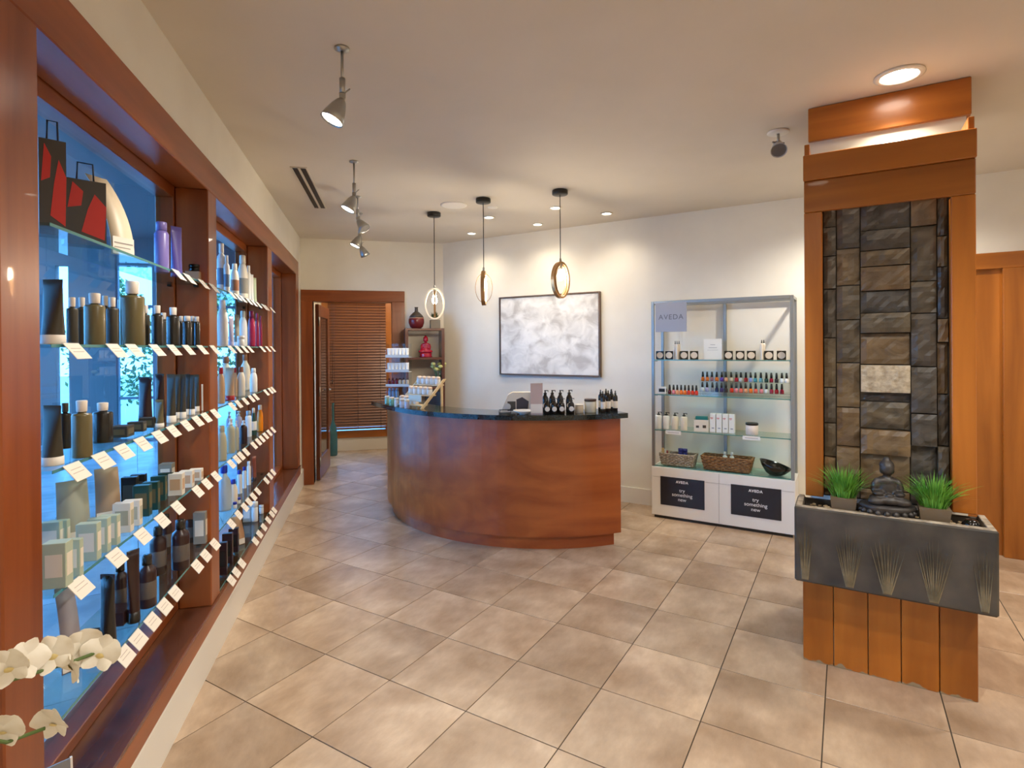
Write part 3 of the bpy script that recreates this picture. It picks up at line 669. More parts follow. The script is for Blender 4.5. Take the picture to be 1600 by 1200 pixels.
def carton(label, X, Y, Z, w, d, h, col, panel=None, group=None, rz=0, name='carton', cat='box'):
    w, d, h = q5(w), q5(d), q5(h); t = place(name, label, cat, X, Y, Z, group, rz)
    link('body', cached(('k', w, d, h, col.name), lambda: MB().bbox(-w / 2, w / 2, -d / 2, d / 2, 0, h, .0012).mesh('body', col)), t)
    if panel:
        link('printed_panel', cached(('kp', w, d, h, panel.name), lambda: MB().box(w / 2, w / 2 + .0006, -d * .36, d * .36, h * .25, h * .75).box(-w * .36, w * .36, -d / 2 - .0006, -d / 2, h * .25, h * .75).mesh('panel', panel)), t)
    return t
def jar(label, X, Y, Z, w, h, col, lid, group=None, lidf=.28, rz=0, dome=False, name='jar', cat='jar'):
    w, h = q5(w), q5(h); t = place(name, label, cat, X, Y, Z, group, rz); r = w / 2; hb = h * (1 - lidf)
    link('body', cached(('j', w, h, col.name, lidf), lambda: MB().lathe([(r * .9, 0), (r * .97, h * .03), (r * .97, hb * .94), (r * .9, hb)], 18).mesh('body', col)), t)
    pf = [(r * .9, hb + .0005), (r, hb + .001), (r, h * .97), (r * .95, h), (0, h)] if not dome else [(r * .9, hb + .0005), (r * .97, hb + .001), (r * .95, h * .85), (r * .6, h * .97), (0, h)]
    link('lid', cached(('jl', w, h, lid.name, lidf, dome), lambda: MB().lathe(pf, 18).mesh('lid', lid)), t)
    return t

SHELF = {'A': 1.845, 'B': 1.545, 'C': 1.232, 'D': .925, 'E': .603, 'F': .302}
ORD = {'A': 'top', 'B': 'second', 'C': 'third', 'D': 'fourth', 'E': 'fifth', 'F': 'lowest'}
BAYN = {1: 'orchid-side bay', 2: 'middle bay'}
SX0, SX1 = -.958, -.772
for bay, (y0, y1), keys in ((1, (1.605, 2.945), 'ABCDE'), (2, (3.106, 4.50), 'ABCDEF')):
    for k in keys:
        z = SHELF[k]; t = thing('glass_shelf', '%s clear glass shelf from above in the %s' % (ORD[k] if k != 'A' else 'topmost', BAYN[bay]), 'shelf', (SX1, (y0 + y1) / 2, z - .008))
        L_ = (y1 - y0) / 2
        link('glass_plate', cached(('gs', bay), lambda: MB().box(SX0 - SX1, 0, -L_, L_, 0, .008).mesh('glass', M['shelf'])), t)
        link('front_edge', cached(('ge', bay), lambda: MB().box(.0, .0012, -L_, L_, 0, .008).mesh('edge', M['gedge'])), t)
        for sy in (-1, 1):
            for sx in (.25, .85):
                ye = (y0 - BAY[bay - 1][0]) if sy < 0 else (BAY[bay - 1][1] - y1)
                yy = sorted((sy * (L_ - .02), sy * (L_ + ye)))
                MB().box((SX0 - SX1) * sx - .008, (SX0 - SX1) * sx + .008, yy[0], yy[1], -.010, -.0005).build('bracket', M['black'], t)

# price cards along the shelf fronts: pixel columns of their upper left corners
cards = {(1, 'A'): [268, 286, 309, 326], (1, 'B'): [98, 165, 195, 232, 260, 284, 307, 327],
         (1, 'C'): [98, 142, 177, 208, 236, 259, 281, 299, 313, 328], (1, 'D'): [104, 164, 208, 240, 266, 299, 314, 329],
         (1, 'E'): [178, 200, 224, 244, 262, 298, 312, 327], (2, 'A'): [356, 365, 373, 383, 391, 399, 408, 412, 424],
         (2, 'B'): [355, 366, 376, 385, 405, 414, 423], (2, 'C'): [356, 366, 377, 387, 394, 411, 418, 425],
         (2, 'D'): [354, 363, 370, 378, 391, 398, 404, 410, 416, 422], (2, 'E'): [354, 366, 376, 383, 390, 397, 411, 417, 422],
         (2, 'F'): [354, 362, 371, 393, 400, 407, 414, 420, 426]}
cw, cd = .078, .052
cm = MB().box(-.0008, .0008, 0, cw, -cd, 0).mesh('card', CARD)
pm_ = MB().box(.0008, .0012, .014, cw - .014, -.019, -.017).box(.0008, .0012, .012, cw - .012, -.030, -.028).mesh('print', c8(190, 172, 156, .7))
hm = MB().box(-.004, .002, .004, cw - .004, -.012, .003).mesh('clip', M['acryl'])
for (bay, k), xs in cards.items():
    z = SHELF[k]; last = -9
    for x in xs:
        py = 545.4 - (z - H) * F / 3; y = on_x(x, py, SX1 + .006).y
        for _ in range(6): P = Vector((SX1 + .006, y, z)); py = CY - (P - Vector((0, 0, H))).dot(_u) / depth(P) * F; y = on_x(x, py, SX1 + .006).y
        y = min(max(y, last + cw * .98), BAY[bay - 1][1] + .05); last = y
        t = thing('price_card', 'white price card on the %s shelf of the %s' % (ORD[k], BAYN[bay]), 'price card', (SX1 + .0055, y, z + .003), group='price cards, %s shelf, %s' % (ORD[k], BAYN[bay]))
        h_ = link('card', cm, t); h_.rotation_euler.y = -math.radians(38)
        pr = link('print', pm_, h_); link('clip', hm, t)

# goods: (kind, words, px left, px right, px top, X, colour, cap, extra)
OL, OLD, FROST = c8(104, 92, 58, .3), c8(58, 52, 36, .5), c8(222, 208, 192, .5)
DARK, DBR, PUR, PURD = c8(38, 34, 28, .25), c8(48, 26, 22, .3), c8(126, 112, 178, .35), c8(96, 84, 160, .35)
CRM, WHT, PALEG, GREENB = c8(226, 214, 192, .4), c8(230, 228, 222, .4), c8(196, 208, 170, .4), c8(172, 182, 158, .5)
MAG, ORG, BLU, RED, BEIGE, LIL = c8(150, 24, 62, .25), c8(226, 130, 22, .25), c8(30, 50, 160, .3), c8(170, 30, 34, .35), c8(196, 160, 122, .4), c8(176, 168, 190, .3)
KRAFT, TAUPE, CLR, SAGE, NAVY, COP = c8(170, 140, 112, .6), c8(140, 134, 120, .5), c8(170, 186, 196, .15), c8(176, 172, 146, .4), c8(36, 42, 70, .3), c8(150, 96, 66, .4)
AMB = c8(92, 82, 74, .5); DGREEN, GREYB = c8(34, 68, 58, .3), c8(110, 132, 160, .4)
ROWS = {
 (1, 'A'): [('bottle', 'purple bottle with a matching cap', 243, 263, 350, -.84, PUR, PUR, 'slim'), ('tubeup', 'slanted purple tube', 267, 285, 357, -.83, PURD, PURD),
            ],
 (1, 'B'): [('tube', 'large olive tube on a pale cap', 66, 101, 440, -.80, OLD, CARD), ('bottle', 'short dark bottle with frosted cap', 106, 121, 468, -.83, OLD, FROST, 'square'),
            ('bottle', 'short dark bottle with frosted cap', 121, 136, 468, -.90, OLD, FROST, 'square'), ('bottle', 'wide olive bottle with frosted cap', 135, 162, 461, -.81, OL, FROST, 'square'),
            ('bottle', 'short dark bottle with frosted cap', 158, 172, 465, -.90, OLD, FROST, 'square'), ('bottle', 'short dark bottle with frosted cap', 168, 184, 468, -.82, OLD, FROST, 'square'),
            ('bottle', 'short dark bottle with frosted cap', 182, 196, 471, -.89, OLD, FROST, 'square'), ('bottle', 'tallest wide olive bottle with frosted cap', 191, 224, 443, -.82, OL, FROST, 'square'),
            ('bottle', 'short dark bottle with frosted cap', 222, 234, 480, -.86, OLD, FROST, 'square'), ('bottle', 'slim dark bottle with white cap', 238, 254, 480, -.81, DARK, FROST, 'square'),
            ('bottle', 'short dark bottle with frosted cap', 250, 262, 492, -.90, OLD, FROST, 'square'), ('bottle', 'slim dark bottle with white cap', 262, 280, 483, -.81, DARK, FROST, 'square'),
            ('bottle', 'small dark vial', 280, 287, 497, -.84, DARK, FROST, 'slim'), ('bottle', 'small dark vial', 287, 299, 497, -.80, DARK, FROST, 'slim'), ('bottle', 'small dark vial', 298, 305, 497, -.82, DARK, FROST, 'slim'),
            ('bottle', 'small dark vial', 304, 312, 498, -.80, DARK, FROST, 'slim'), ('box', 'narrow olive carton', 313, 323, 500, -.81, TAUPE, OLD)],
 (1, 'C'): [('tube', 'large olive tube on a pale cap', 67, 98, 637, -.81, OLD, CARD), ('bottle', 'tall dark bottle with olive cap', 95, 110, 632, -.91, DARK, OLD, 'square'),
            ('bottle', 'wide olive bottle with frosted cap', 115, 142, 628, -.79, OL, FROST, 'square'), ('bottle', 'dark green bottle with white cap', 148, 174, 632, -.85, DARK, FROST, 'square'),
            ('box', 'flat dark green carton', 176, 206, 668, -.84, OLD, OL), ('box', 'flat dark green carton', 206, 222, 662, -.84, OLD, OL), ('box', 'flat dark green carton', 222, 242, 655, -.84, OLD, OL),
            ('pouch', 'tall dark refill pouch', 217, 238, 592, -.915, DBR, OLD), ('pouch', 'tall dark refill pouch', 243, 257, 587, -.91, DBR, OLD), ('tube', 'small olive tube', 242, 256, 628, -.80, OL, CARD),
            ('tube', 'slim dark olive tube', 261, 275, 587, -.80, OLD, CARD), ('tube', 'slim dark olive tube', 273, 283, 588, -.82, OLD, CARD), ('tube', 'slim dark olive tube', 281, 291, 588, -.80, OLD, CARD),
            ('tube', 'slim dark olive tube', 289, 298, 588, -.82, OLD, CARD), ('tube', 'slim dark olive tube', 296, 305, 588, -.80, OLD, CARD), ('tube', 'slim dark olive tube', 303, 312, 588, -.82, OLD, CARD),
            ('bottle', 'plain white bottle', 312, 324, 590, -.80, WHT, WHT, 'slim')],
 (1, 'D'): [('box', 'large pale green carton', 78, 103, 848, -.79, GREENB, CRM), ('box', 'large pale green carton', 104, 117, 845, -.79, GREENB, CRM), ('box', 'large pale green carton', 131, 147, 820, -.80, GREENB, CRM),
            ('box', 'large pale green carton', 148, 163, 812, -.80, GREENB, CRM), ('box', 'large pale green carton', 164, 178, 807, -.80, GREENB, CRM), ('box', 'cream carton', 186, 200, 788, -.81, CRM, SAGE), ('box', 'cream carton', 201, 214, 784, -.81, CRM, SAGE),
            ('box', 'small sage carton', 74, 86, 818, -.93, GREENB, CRM), ('box', 'small sage carton', 87, 97, 816, -.93, GREENB, CRM),
            ('box', 'narrow dark carton', 197, 210, 748, -.91, DARK, OLD), ('box', 'narrow dark carton', 212, 222, 744, -.91, DARK, OLD), ('box', 'dark green carton', 216, 230, 760, -.82, DGREEN, OL), ('box', 'dark green carton', 231, 242, 756, -.82, DGREEN, OL),
            ('box', 'dark green carton', 243, 254, 746, -.84, DGREEN, OL), ('box', 'dark green carton', 255, 264, 742, -.84, DGREEN, OL), ('box', 'small ivory carton', 268, 284, 742, -.80, CRM, BEIGE), ('box', 'small ivory carton', 285, 299, 738, -.80, CRM, BEIGE),
            ('box', 'small ivory carton', 300, 313, 735, -.80, CRM, BEIGE), ('box', 'grey ivory carton', 252, 270, 727, -.92, TAUPE, CRM), ('box', 'grey ivory carton', 303, 325, 724, -.87, TAUPE, CRM)],
 (1, 'E'): [('pouch', 'dark brown pouch', 158, 181, 900, -.79, DARK, DBR), ('bottle', 'dark amber bottle with black cap', 178, 199, 880, -.87, DBR, DARK, 'round', AMB), ('tubeup', 'dark patterned tube', 199, 219, 862, -.80, DBR, DARK),
            ('bottle', 'dark amber bottle with black cap', 218, 243, 870, -.80, DBR, DARK, 'round', AMB), ('bottle', 'dark amber bottle with black cap', 236, 259, 826, -.87, DBR, DARK, 'round', AMB), ('bottle', 'dark amber bottle with black cap', 253, 268, 806, -.92, DBR, DARK, 'round', AMB),
            ('bottle', 'dark amber bottle with black cap', 270, 295, 815, -.80, DBR, DARK, 'round', AMB), ('bottle', 'dark amber bottle with black cap', 289, 309, 800, -.86, DBR, DARK, 'round', AMB), ('box', 'tall pale carton', 305, 323, 802, -.81, TAUPE, CRM)],
 (2, 'A'): [('bottle', 'white bottle with blue band', 340, 353, 383, -.84, WHT, WHT, 'round', GREYB), ('bottle', 'white bottle with blue band', 350, 359, 402, -.81, WHT, WHT, 'round', GREYB), ('bottle', 'small cream bottle with brown band', 361, 373, 415, -.81, CRM, CRM, 'soft', COP),
            ('bottle', 'large cream bottle with grey band', 372, 387, 402, -.85, CRM, CRM, 'soft', TAUPE), ('bottle', 'slim white bottle', 386, 392, 418, -.82, WHT, WHT, 'slim'), ('tubeup', 'white tube', 391, 396, 432, -.81, WHT, WHT), ('tubeup', 'pale green tube', 395, 401, 437, -.80, PALEG, PALEG),
            ('bottle', 'pale green bottle', 409, 418, 440, -.80, PALEG, WHT, 'round')],
 (2, 'B'): [('bottle', 'large white bottle', 340, 356, 472, -.82, WHT, WHT, 'soft'), ('tubeup', 'lilac grey tube', 357, 366, 497, -.83, LIL, LIL), ('tubeup', 'pale grey tube', 366, 375, 495, -.86, TAUPE, WHT), ('bottle', 'clear white bottle', 374, 386, 489, -.89, WHT, CRM, 'soft'),
            ('jar', 'small white jar', 371, 382, 528, -.79, WHT, WHT, .3), ('bottle', 'magenta bottle', 388, 399, 489, -.81, MAG, MAG, 'soft'), ('bottle', 'magenta bottle', 399, 405, 492, -.82, MAG, MAG, 'soft'), ('bottle', 'magenta bottle', 405, 410, 497, -.81, MAG, MAG, 'soft'),
            ('bottle', 'magenta bottle', 410, 415, 502, -.82, MAG, MAG, 'soft'), ('tubeup', 'peach tube', 415, 420, 506, -.80, BEIGE, CRM)],
 (2, 'C'): [('bottle', 'large cream bottle with copper cap', 344, 363, 560, -.92, CRM, COP, 'fat'), ('bottle', 'beige bottle with red cap', 340, 351, 577, -.81, BEIGE, RED, 'soft'), ('tube', 'beige tube on a red cap', 352, 367, 577, -.81, BEIGE, RED), ('bottle', 'beige bottle with red cap', 364, 371, 577, -.84, BEIGE, RED, 'soft'),
            ('bottle', 'cream bottle with brown cap', 371, 383, 576, -.81, CRM, COP, 'soft'), ('bottle', 'large cream bottle with copper cap', 376, 391, 557, -.90, CRM, COP, 'fat'), ('bottle', 'large white bottle with blue grey cap', 393, 410, 557, -.88, WHT, GREYB, 'fat'),
            ('bottle', 'small white bottle', 391, 402, 578, -.80, WHT, WHT, 'soft'), ('bottle', 'slim white bottle', 409, 417, 569, -.81, WHT, WHT, 'soft'), ('bottle', 'tiny pale green bottle', 416, 421, 590, -.80, PALEG, WHT, 'soft')],
 (2, 'D'): [('bottle', 'large sage bottle', 340, 354, 668, -.80, SAGE, SAGE, 'soft'), ('spray', 'sage spray bottle', 354, 367, 657, -.81, SAGE, WHT, 'round'), ('spray', 'sage spray bottle', 365, 373, 660, -.80, SAGE, WHT, 'round'), ('spray', 'clear lilac spray bottle', 354, 363, 646, -.92, LIL, CLR, 'round'),
            ('spray', 'clear lilac spray bottle', 368, 378, 645, -.90, LIL, CLR, 'round'), ('spray', 'small dark brown spray bottle', 375, 386, 660, -.81, DBR, WHT, 'round'), ('bottle', 'white bottle with clear cap', 384, 393, 645, -.84, WHT, CLR, 'slim'),
            ('bottle', 'dark green cone bottle with white band', 392, 401, 640, -.82, DGREEN, FROST, 'cone', WHT), ('bottle', 'orange bottle', 402, 411, 636, -.81, ORG, FROST, 'soft'), ('bottle', 'orange bottle', 410, 416, 632, -.84, ORG, FROST, 'soft'), ('bottle', 'orange bottle', 415, 421, 640, -.81, ORG, FROST, 'soft')],
 (2, 'E'): [('bottle', 'large clear bottle with blue cap', 340, 361, 730, -.84, CLR, BLU, 'fat'), ('bottle', 'cream speckled bottle', 358, 371, 752, -.82, CRM, BLU, 'soft'), ('bottle', 'tall white bottle with blue cap', 371, 378, 737, -.84, WHT, BLU, 'slim'), ('bottle', 'tall white bottle with blue cap', 379, 385, 732, -.84, WHT, BLU, 'slim'),
            ('bottle', 'slim white bottle', 386, 392, 724, -.83, WHT, WHT, 'slim'), ('tubeup', 'red brown striped tube', 393, 401, 716, -.82, c8(130, 66, 48), DBR), ('bottle', 'navy bottle', 404, 410, 693, -.84, NAVY, NAVY, 'slim'), ('bottle', 'brown bottle', 410, 414, 692, -.86, DBR, DBR, 'slim'), ('bottle', 'slim cream bottle', 414, 419, 690, -.81, CRM, CRM, 'slim'),
            ('jar', 'tiny blue lidded jar', 364, 370, 788, -.79, WHT, BLU, .4), ('jar', 'tiny blue lidded jar', 371, 376, 781, -.79, WHT, BLU, .4)],
 (2, 'F'): [('box', 'dark brown carton', 343, 351, 850, -.81, DBR, DARK), ('box', 'dark brown carton', 352, 360, 836, -.82, DBR, DARK), ('box', 'dark brown carton', 361, 370, 828, -.83, DBR, DARK), ('box', 'tall pale blue carton', 382, 391, 794, -.88, CLR, WHT),
            ('jar', 'tall white jar', 393, 403, 787, -.83, WHT, WHT, .25), ('jar', 'wide white tub', 405, 412, 792, -.82, WHT, WHT, .3), ('jar', 'wide white tub', 413, 420, 782, -.82, WHT, WHT, .3)],
}
from collections import Counter
for (bay, k), items in ROWS.items():
    z = SHELF[k]; where = ' on the %s shelf of the %s' % (ORD[k], BAYN[bay]); cnt = Counter(i[1] for i in items); ylast = {}
    for it in items:
        kind, words, xl, xr, yt, X, col_, cap_ = it[:8]; ex = it[8] if len(it) > 8 else None; band = it[9] if len(it) > 9 else None
        xm = (xl + xr) / 2; y = 2.5
        for _ in range(8):
            P = Vector((X, y, z)); py = CY - (P - Vector((0, 0, H))).dot(_u) / depth(P) * F; y = on_x(xm, py, X).y
        P = Vector((X, y, z)); dp = depth(P); w = (xr - xl) * dp / F
        ht = H + (545 - (xm - 800) * .0073 - yt) * dp / F - z
        ht = max(.035, ht); lab = words + where; grp = (words + 's' + where) if cnt[words] > 1 else None
        if kind in ('bottle', 'spray'): bottle(lab, X, y, z, min(w, .085), ht, col_, cap_, ex or 'round', band, grp, 0, 'spray' if kind == 'spray' else None, 'spray_bottle' if kind == 'spray' else None)
        elif kind == 'tube': tube(lab, X, y, z, min(w, .09), ht, col_, cap_, grp, -.35)
        elif kind == 'tubeup': tube(lab, X, y, z, min(max(w, .03), .07), ht, col_, cap_, grp, .9)
        elif kind == 'jar': jar(lab, X, y, z, min(w, .085), ht, col_, cap_, grp, ex or .3)
        elif kind == 'box':
            fl = 'flat' in words; wy = w if not fl else w
            carton(lab, X, y, z, .052, min(max(w * .9, .02), .075), ht, col_, cap_, grp)
        elif kind == 'pouch':
            t = thing('pouch', lab, 'pouch', (X, y, z), -.3, grp); w = min(w, .075)
            vs, fs = [], []; n = 16
            for j in range(7):
                u = j / 6; ax = w / 2 * (1 - .12 * math.sin(u * PI)); ay = .022 * (1 - u) ** .6 + .0015
                for a in range(n): vs.append((ax * math.cos(2 * PI * a / n), ay * math.sin(2 * PI * a / n), u * ht))
            for j in range(6):
                for a in range(n): p, q = j * n + a, j * n + (a + 1) % n; fs.append((p, q, q + n, p + n))
            fs += [tuple(range(n))[::-1], tuple(6 * n + a for a in range(n))]
            MB().add(vs, fs, 0, True).build('bag', col_, t); MB().box(-w * .49, w * .49, -.0022, .0022, ht * .94, ht).build('seal', cap_, t)
def at_px(xm, X, z):
    y = 2.5
    for _ in range(8):
        P = Vector((X, y, z)); py = CY - (P - Vector((0, 0, H))).dot(_u) / depth(P) * F; y = on_x(xm, py, X).y
    return y
def z_at(P, yt, xm): return H + (545 - (xm - 800) * .0073 - yt) * depth(P) / F
# gift bags, show cards and the odd pieces on the orchid-side shelves
RP = c8(214, 52, 44, .5); GREYC = c8(74, 68, 62, .5)
for xl, xr, yt, X, lab in ((63, 99, 226, -.86, 'dark paper gift bag with red petals, beside the end post, top shelf'), (103, 160, 288, -.85, 'black gift bag with red petals beside the arched show card, top shelf')):
    y = at_px((xl + xr) / 2, X, 1.845); P = Vector((X, y, 1.845)); w = (xr - xl) * depth(P) / F * .92; h_ = z_at(P, yt, xl) - 1.845
    t = thing('gift_bag', lab, 'gift bag', P, .55)
    MB().prism([(-w / 2, -.03), (w / 2, -.03), (w / 2, .03), (-w / 2, .03)], 0, h_).build('body', GREYC, t)
    MB().prismy([(-w * .1, h_ * .2), (w * .45, h_ * .1), (w * .5, h_ * .62), (w * .22, h_ * .8), (w * .05, h_ * .55)], -.0312, -.03).prismy([(-w * .42, h_ * .55), (-w * .1, h_ * .6), (-w * .05, h_ * .82), (-w * .3, h_ * .95)], -.0312, -.03).build('petal_print', RP, t)
    MB().tube([(-w * .2, -.03, h_), (-w * .18, -.03, h_ + .05), (w * .18, -.03, h_ + .05), (w * .2, -.03, h_)], .0025).build('handle', M['black'], t)
def show_card(lab, xm, yt, X, z, w, col, lean, rz, txt=True, band=None):
    y = at_px(xm, X, z); P = Vector((X, y, z)); h_ = z_at(P, yt, xm) - z; t = thing('show_card', lab, 'show card', P, rz); vs = []; fs = []; n = 10
    for k in range(n + 1):
        u = k / n; yy = lean * (u ** 2)
        for x in (-w / 2, w / 2):
            for d in (0, .0025): vs.append((x * (1 - .08 * u), yy + d, u * h_))
    for k in range(n):
        a, b = 4 * k, 4 * k + 4
        for i, j in ((0, 2), (2, 3), (3, 1), (1, 0)): fs.append((a + i, a + j, b + j, b + i))
    fs += [(0, 1, 3, 2), tuple(4 * n + i for i in (0, 2, 3, 1))]
    MB().add(vs, fs, 0, True).build('card', col, t)
    MB().box(-w * .46, w * .46, -.0012, -.0002, .004, h_ * .22).build('text_panel', CARD, t)
    if txt: MB().box(-w * .4, w * .4, -.0018, -.0012, h_ * .14, h_ * .155).box(-w * .4, w * .3, -.0018, -.0012, h_ * .09, h_ * .10).build('print', c8(150, 140, 132), t)
    MB().box(-.02, .02, .001, .05, 0, .004).build('foot', M['acryl'], t)
show_card('arched cream show card on the top shelf beside the purple bottle', 193, 275, -.81, 1.845, .085, c8(206, 188, 158, .5), .11, 1.1)
show_card('grey green show card among the pale green cartons', 116, 756, -.90, .925, .085, c8(166, 164, 146, .4), .03, .6, False)
show_card('kraft paper show card behind the cream cartons', 170, 736, -.90, .925, .075, KRAFT, .03, .6, False)
show_card('curved silver show card on the fifth shelf by the end post', 113, 925, -.85, .603, .05, c8(150, 142, 146, .3), .05, .8, False)
show_card('curved tan show card on the lowest shelf, middle bay', 375, 812, -.82, .302, .07, c8(170, 130, 96, .5), .05, .8, False)
for xm, w, h_, c, lab, X in ((143, .07, .045, DARK, 'flat black carton beside the silver show card', -.86), (186, .085, .045, DBR, 'flat brown carton in front of the brown pouch', -.85), (160, .055, .018, c8(196, 130, 40), 'thin orange carton on the fifth shelf near the orchid', -.79)):
    carton(lab, X, at_px(xm, X, .603), .603, .06, w, h_, c, None)
_yk = at_px(304, -.83, 1.845)
carton('small kraft carton under the black jar on the top shelf', -.83, _yk, 1.845, .06, .075, .055, KRAFT)
jar('squat black jar standing on a kraft carton, top shelf', -.83, _yk + .008, 1.901, .055, .036, M['blackgloss'], M['blackgloss'], None, .4)
P = Vector((-.86, 1.70, ZS + .001)); t = thing('leaflet_board', 'grey leaflet board with white edges leaning on the sill', 'board', P, .6)
o = MB().box(-.075, .075, -.003, .003, 0, .13).build('board', c8(128, 126, 126, .5), t); o.rotation_euler.x = -.15
o = MB().box(-.077, .077, -.004, .004, -.0, .006).box(.073, .078, -.004, .004, .0, .132).build('edge', CARD, t); o.rotation_euler.x = -.15

# ---------------------------------------------------------------- things on the reception counter
def desk_pt(px, r):
    lo, hi = math.radians(178), math.radians(280)
    for _ in range(40):
        m = (lo + hi) / 2; P = DC + Vector((r * math.cos(m), r * math.sin(m), DZT)); v = P - Vector((0, 0, H)); x = 800 + F * v.dot(_r) / v.dot(_f)
        if x < px: lo = m
        else: hi = m
    return P
def sz(P, n): return n * depth(P) / F
GB = c8(34, 26, 22, .15)
for i, px in enumerate((852, 863, 875.5, 889.5)):
    P = desk_pt(px, 1.36); t = bottle('tall dark pump bottle with a round white label, in the back row on the counter', P.x, P.y, DZT, .0525, .175, GB, M['black'], 'fat', None, 'tall pump bottles on the counter', -.24, 'pump', 'pump_bottle')
    MB().lathe([(.020, 0), (.0205, .0012), (0, .0012)], 20, (0, -.0275, .055), axis='y').build('round_label', CARD, t, rz=0)
for i, px in enumerate((855, 866, 877.5, 892.5)):
    P = desk_pt(px, 1.47); t = bottle('short dark pump bottle with a round white label, in the front row on the counter', P.x, P.y, DZT, .05, .12, GB, M['black'], 'fat', None, 'short pump bottles on the counter', -.24, 'pump', 'pump_bottle')
    MB().lathe([(.018, 0), (.0185, .0012), (0, .0012)], 20, (0, -.0262, .04), axis='y').build('round_label', CARD, t)
P = desk_pt(905, 1.44); jar('pale candle jar with printed band beside the pump bottles', P.x, P.y, DZT, .068, .068, c8(206, 190, 166, .3), c8(226, 220, 210), lidf=.1, name='candle_jar')
P = desk_pt(922.5, 1.42); jar('cream candle jar with a dark wooden lid on the counter', P.x, P.y, DZT, .092, .105, c8(218, 210, 184, .25), c8(66, 48, 38), lidf=.18, name='candle_jar')
for i, (px, r, hh) in enumerate(((938.5, 1.37, .17), (942, 1.47, .168), (947, 1.36, .175), (950.5, 1.46, .17), (955, 1.37, .17), (958.5, 1.30, .165), (961.5, 1.45, .165))):
    P = desk_pt(px, r); bottle('dark dropper bottle with a white label clustered at the end of the counter', P.x, P.y, DZT, .038, hh, GB, M['black'], 'round', CARD, 'dropper bottles at the counter end', 0, 'dropper', 'dropper_bottle')
P = desk_pt(818, 1.47); t = thing('dish', 'shallow white oval dish on the granite counter', 'dish', P)
MB().lathe([(.03, 0), (.034, .006), (.078, .026), (.08, .030), (.074, .028), (.03, .010), (0, .010)], 28).build('bowl', WHT, t); MB().lathe([(.0, .012), (.02, .0121), (.018, .016), (0, .017)], 12).build('trinket', c8(190, 160, 90), t)
P = desk_pt(838.5, 1.50); t = thing('brochure_stand', 'pink and white brochure stand on the counter beside the dish', 'brochure stand', P, -.24)
MB().bbox(-.046, .046, -.004, .006, .0, .235, .001).build('brochure', c8(196, 172, 160, .4), t); MB().box(-.044, .044, -.0052, -.004, .012, .08).build('text_panel', CARD, t); MB().prismy([(-.046, 0), (.046, 0), (.046, .235), (.04, .235)], .0065, .03).build('side', c8(120, 98, 88, .4), t)
P = desk_pt(808, 1.34); t = thing('display_block', 'cream sloped display block with a dark pentagon niche', 'display block', P, -.24)
MB().prismy([(-.13, 0), (.115, 0), (.115, .155), (-.035, .155), (-.07, .135)], -.02, .06).build('body', CRM, t)
MB().prismy([(-.005, .012), (.082, .012), (.09, .085), (.04, .118), (-.005, .10)], -.023, -.02).build('niche', c8(58, 56, 66, .4), t)
MB().box(-.075, -.012, -.023, -.02, .012, .085).build('niche', c8(70, 66, 62, .4), t); MB().lathe([(.026, 0), (.026, .006), (0, .006)], 20, (-.075, -.032, .045), axis='y').build('round_badge', c8(206, 200, 190), t)
P = desk_pt(789, 1.46); t = thing('card_holder', 'small black wire card holder lying on the counter', 'card holder', P, -.24)
MB().tube([(-.045, -.03, .004), (.045, -.03, .004), (.045, .03, .004), (-.045, .03, .004)], .003, closed=True).tube([(-.045, .0, .004), (-.045, .0, .03), (.045, .0, .03), (.045, .0, .004)], .003).build('wire', M['black'], t)

# clear tiered rack with tubes
P = desk_pt(614.5, 1.40); rk = thing('tiered_rack', 'clear acrylic rack of four tiers on the counter end', 'rack', P, -.35)
MB().box(-.115, .115, .045, .049, .005, .55).box(-.115, -.111, -.05, .045, .005, .55).box(-.118, .118, -.055, .052, 0, .005).build('frame', M['acryl'], rk)
for z in (.14, .28, .42): MB().box(-.115, .115, -.05, .045, z - .004, z).box(-.115, .115, -.052, -.05, z - .004, z + .022).build('tier', pm('frosted_acrylic', srgb(190, 198, 204), .3), rk)
RM = Matrix.Translation(P) @ Matrix.Rotation(-.35, 4, 'Z')
for tier, z, words in ((0, .42, 'topmost'), (1, .28, 'second')):
    for k in range(6):
        v = RM @ Vector((-.092 + k * .036, -.012, z)); tube('white tube standing on the %s tier of the clear rack' % words, v.x, v.y, v.z + .0005, .036, .085, WHT, CRM, 'white tubes, %s tier' % words, -.35)
for k in range(6):
    v = RM @ Vector((-.092 + k * .036, -.012, .14)); c = c8(104, 24, 50, .25) if k < 3 else c8(186, 178, 166, .25)
    bottle(('small wine red bottle' if k < 3 else 'small clear bottle with dark cap') + ' on the third tier of the clear rack', v.x, v.y, v.z + .0005, .03, .075, c, c8(70, 20, 36) if k < 3 else DBR, 'round', group='%s bottles, clear rack' % ('wine red' if k < 3 else 'clear'))
for k in range(3):
    v = RM @ Vector((-.09 + k * .036, 0, .005)); bottle('tall pale blue bottle on the bottom tier of the clear rack', v.x, v.y, v.z + .0005, .032, .115, c8(120, 150, 184, .15), c8(150, 170, 196), 'slim', group='pale blue bottles, clear rack')
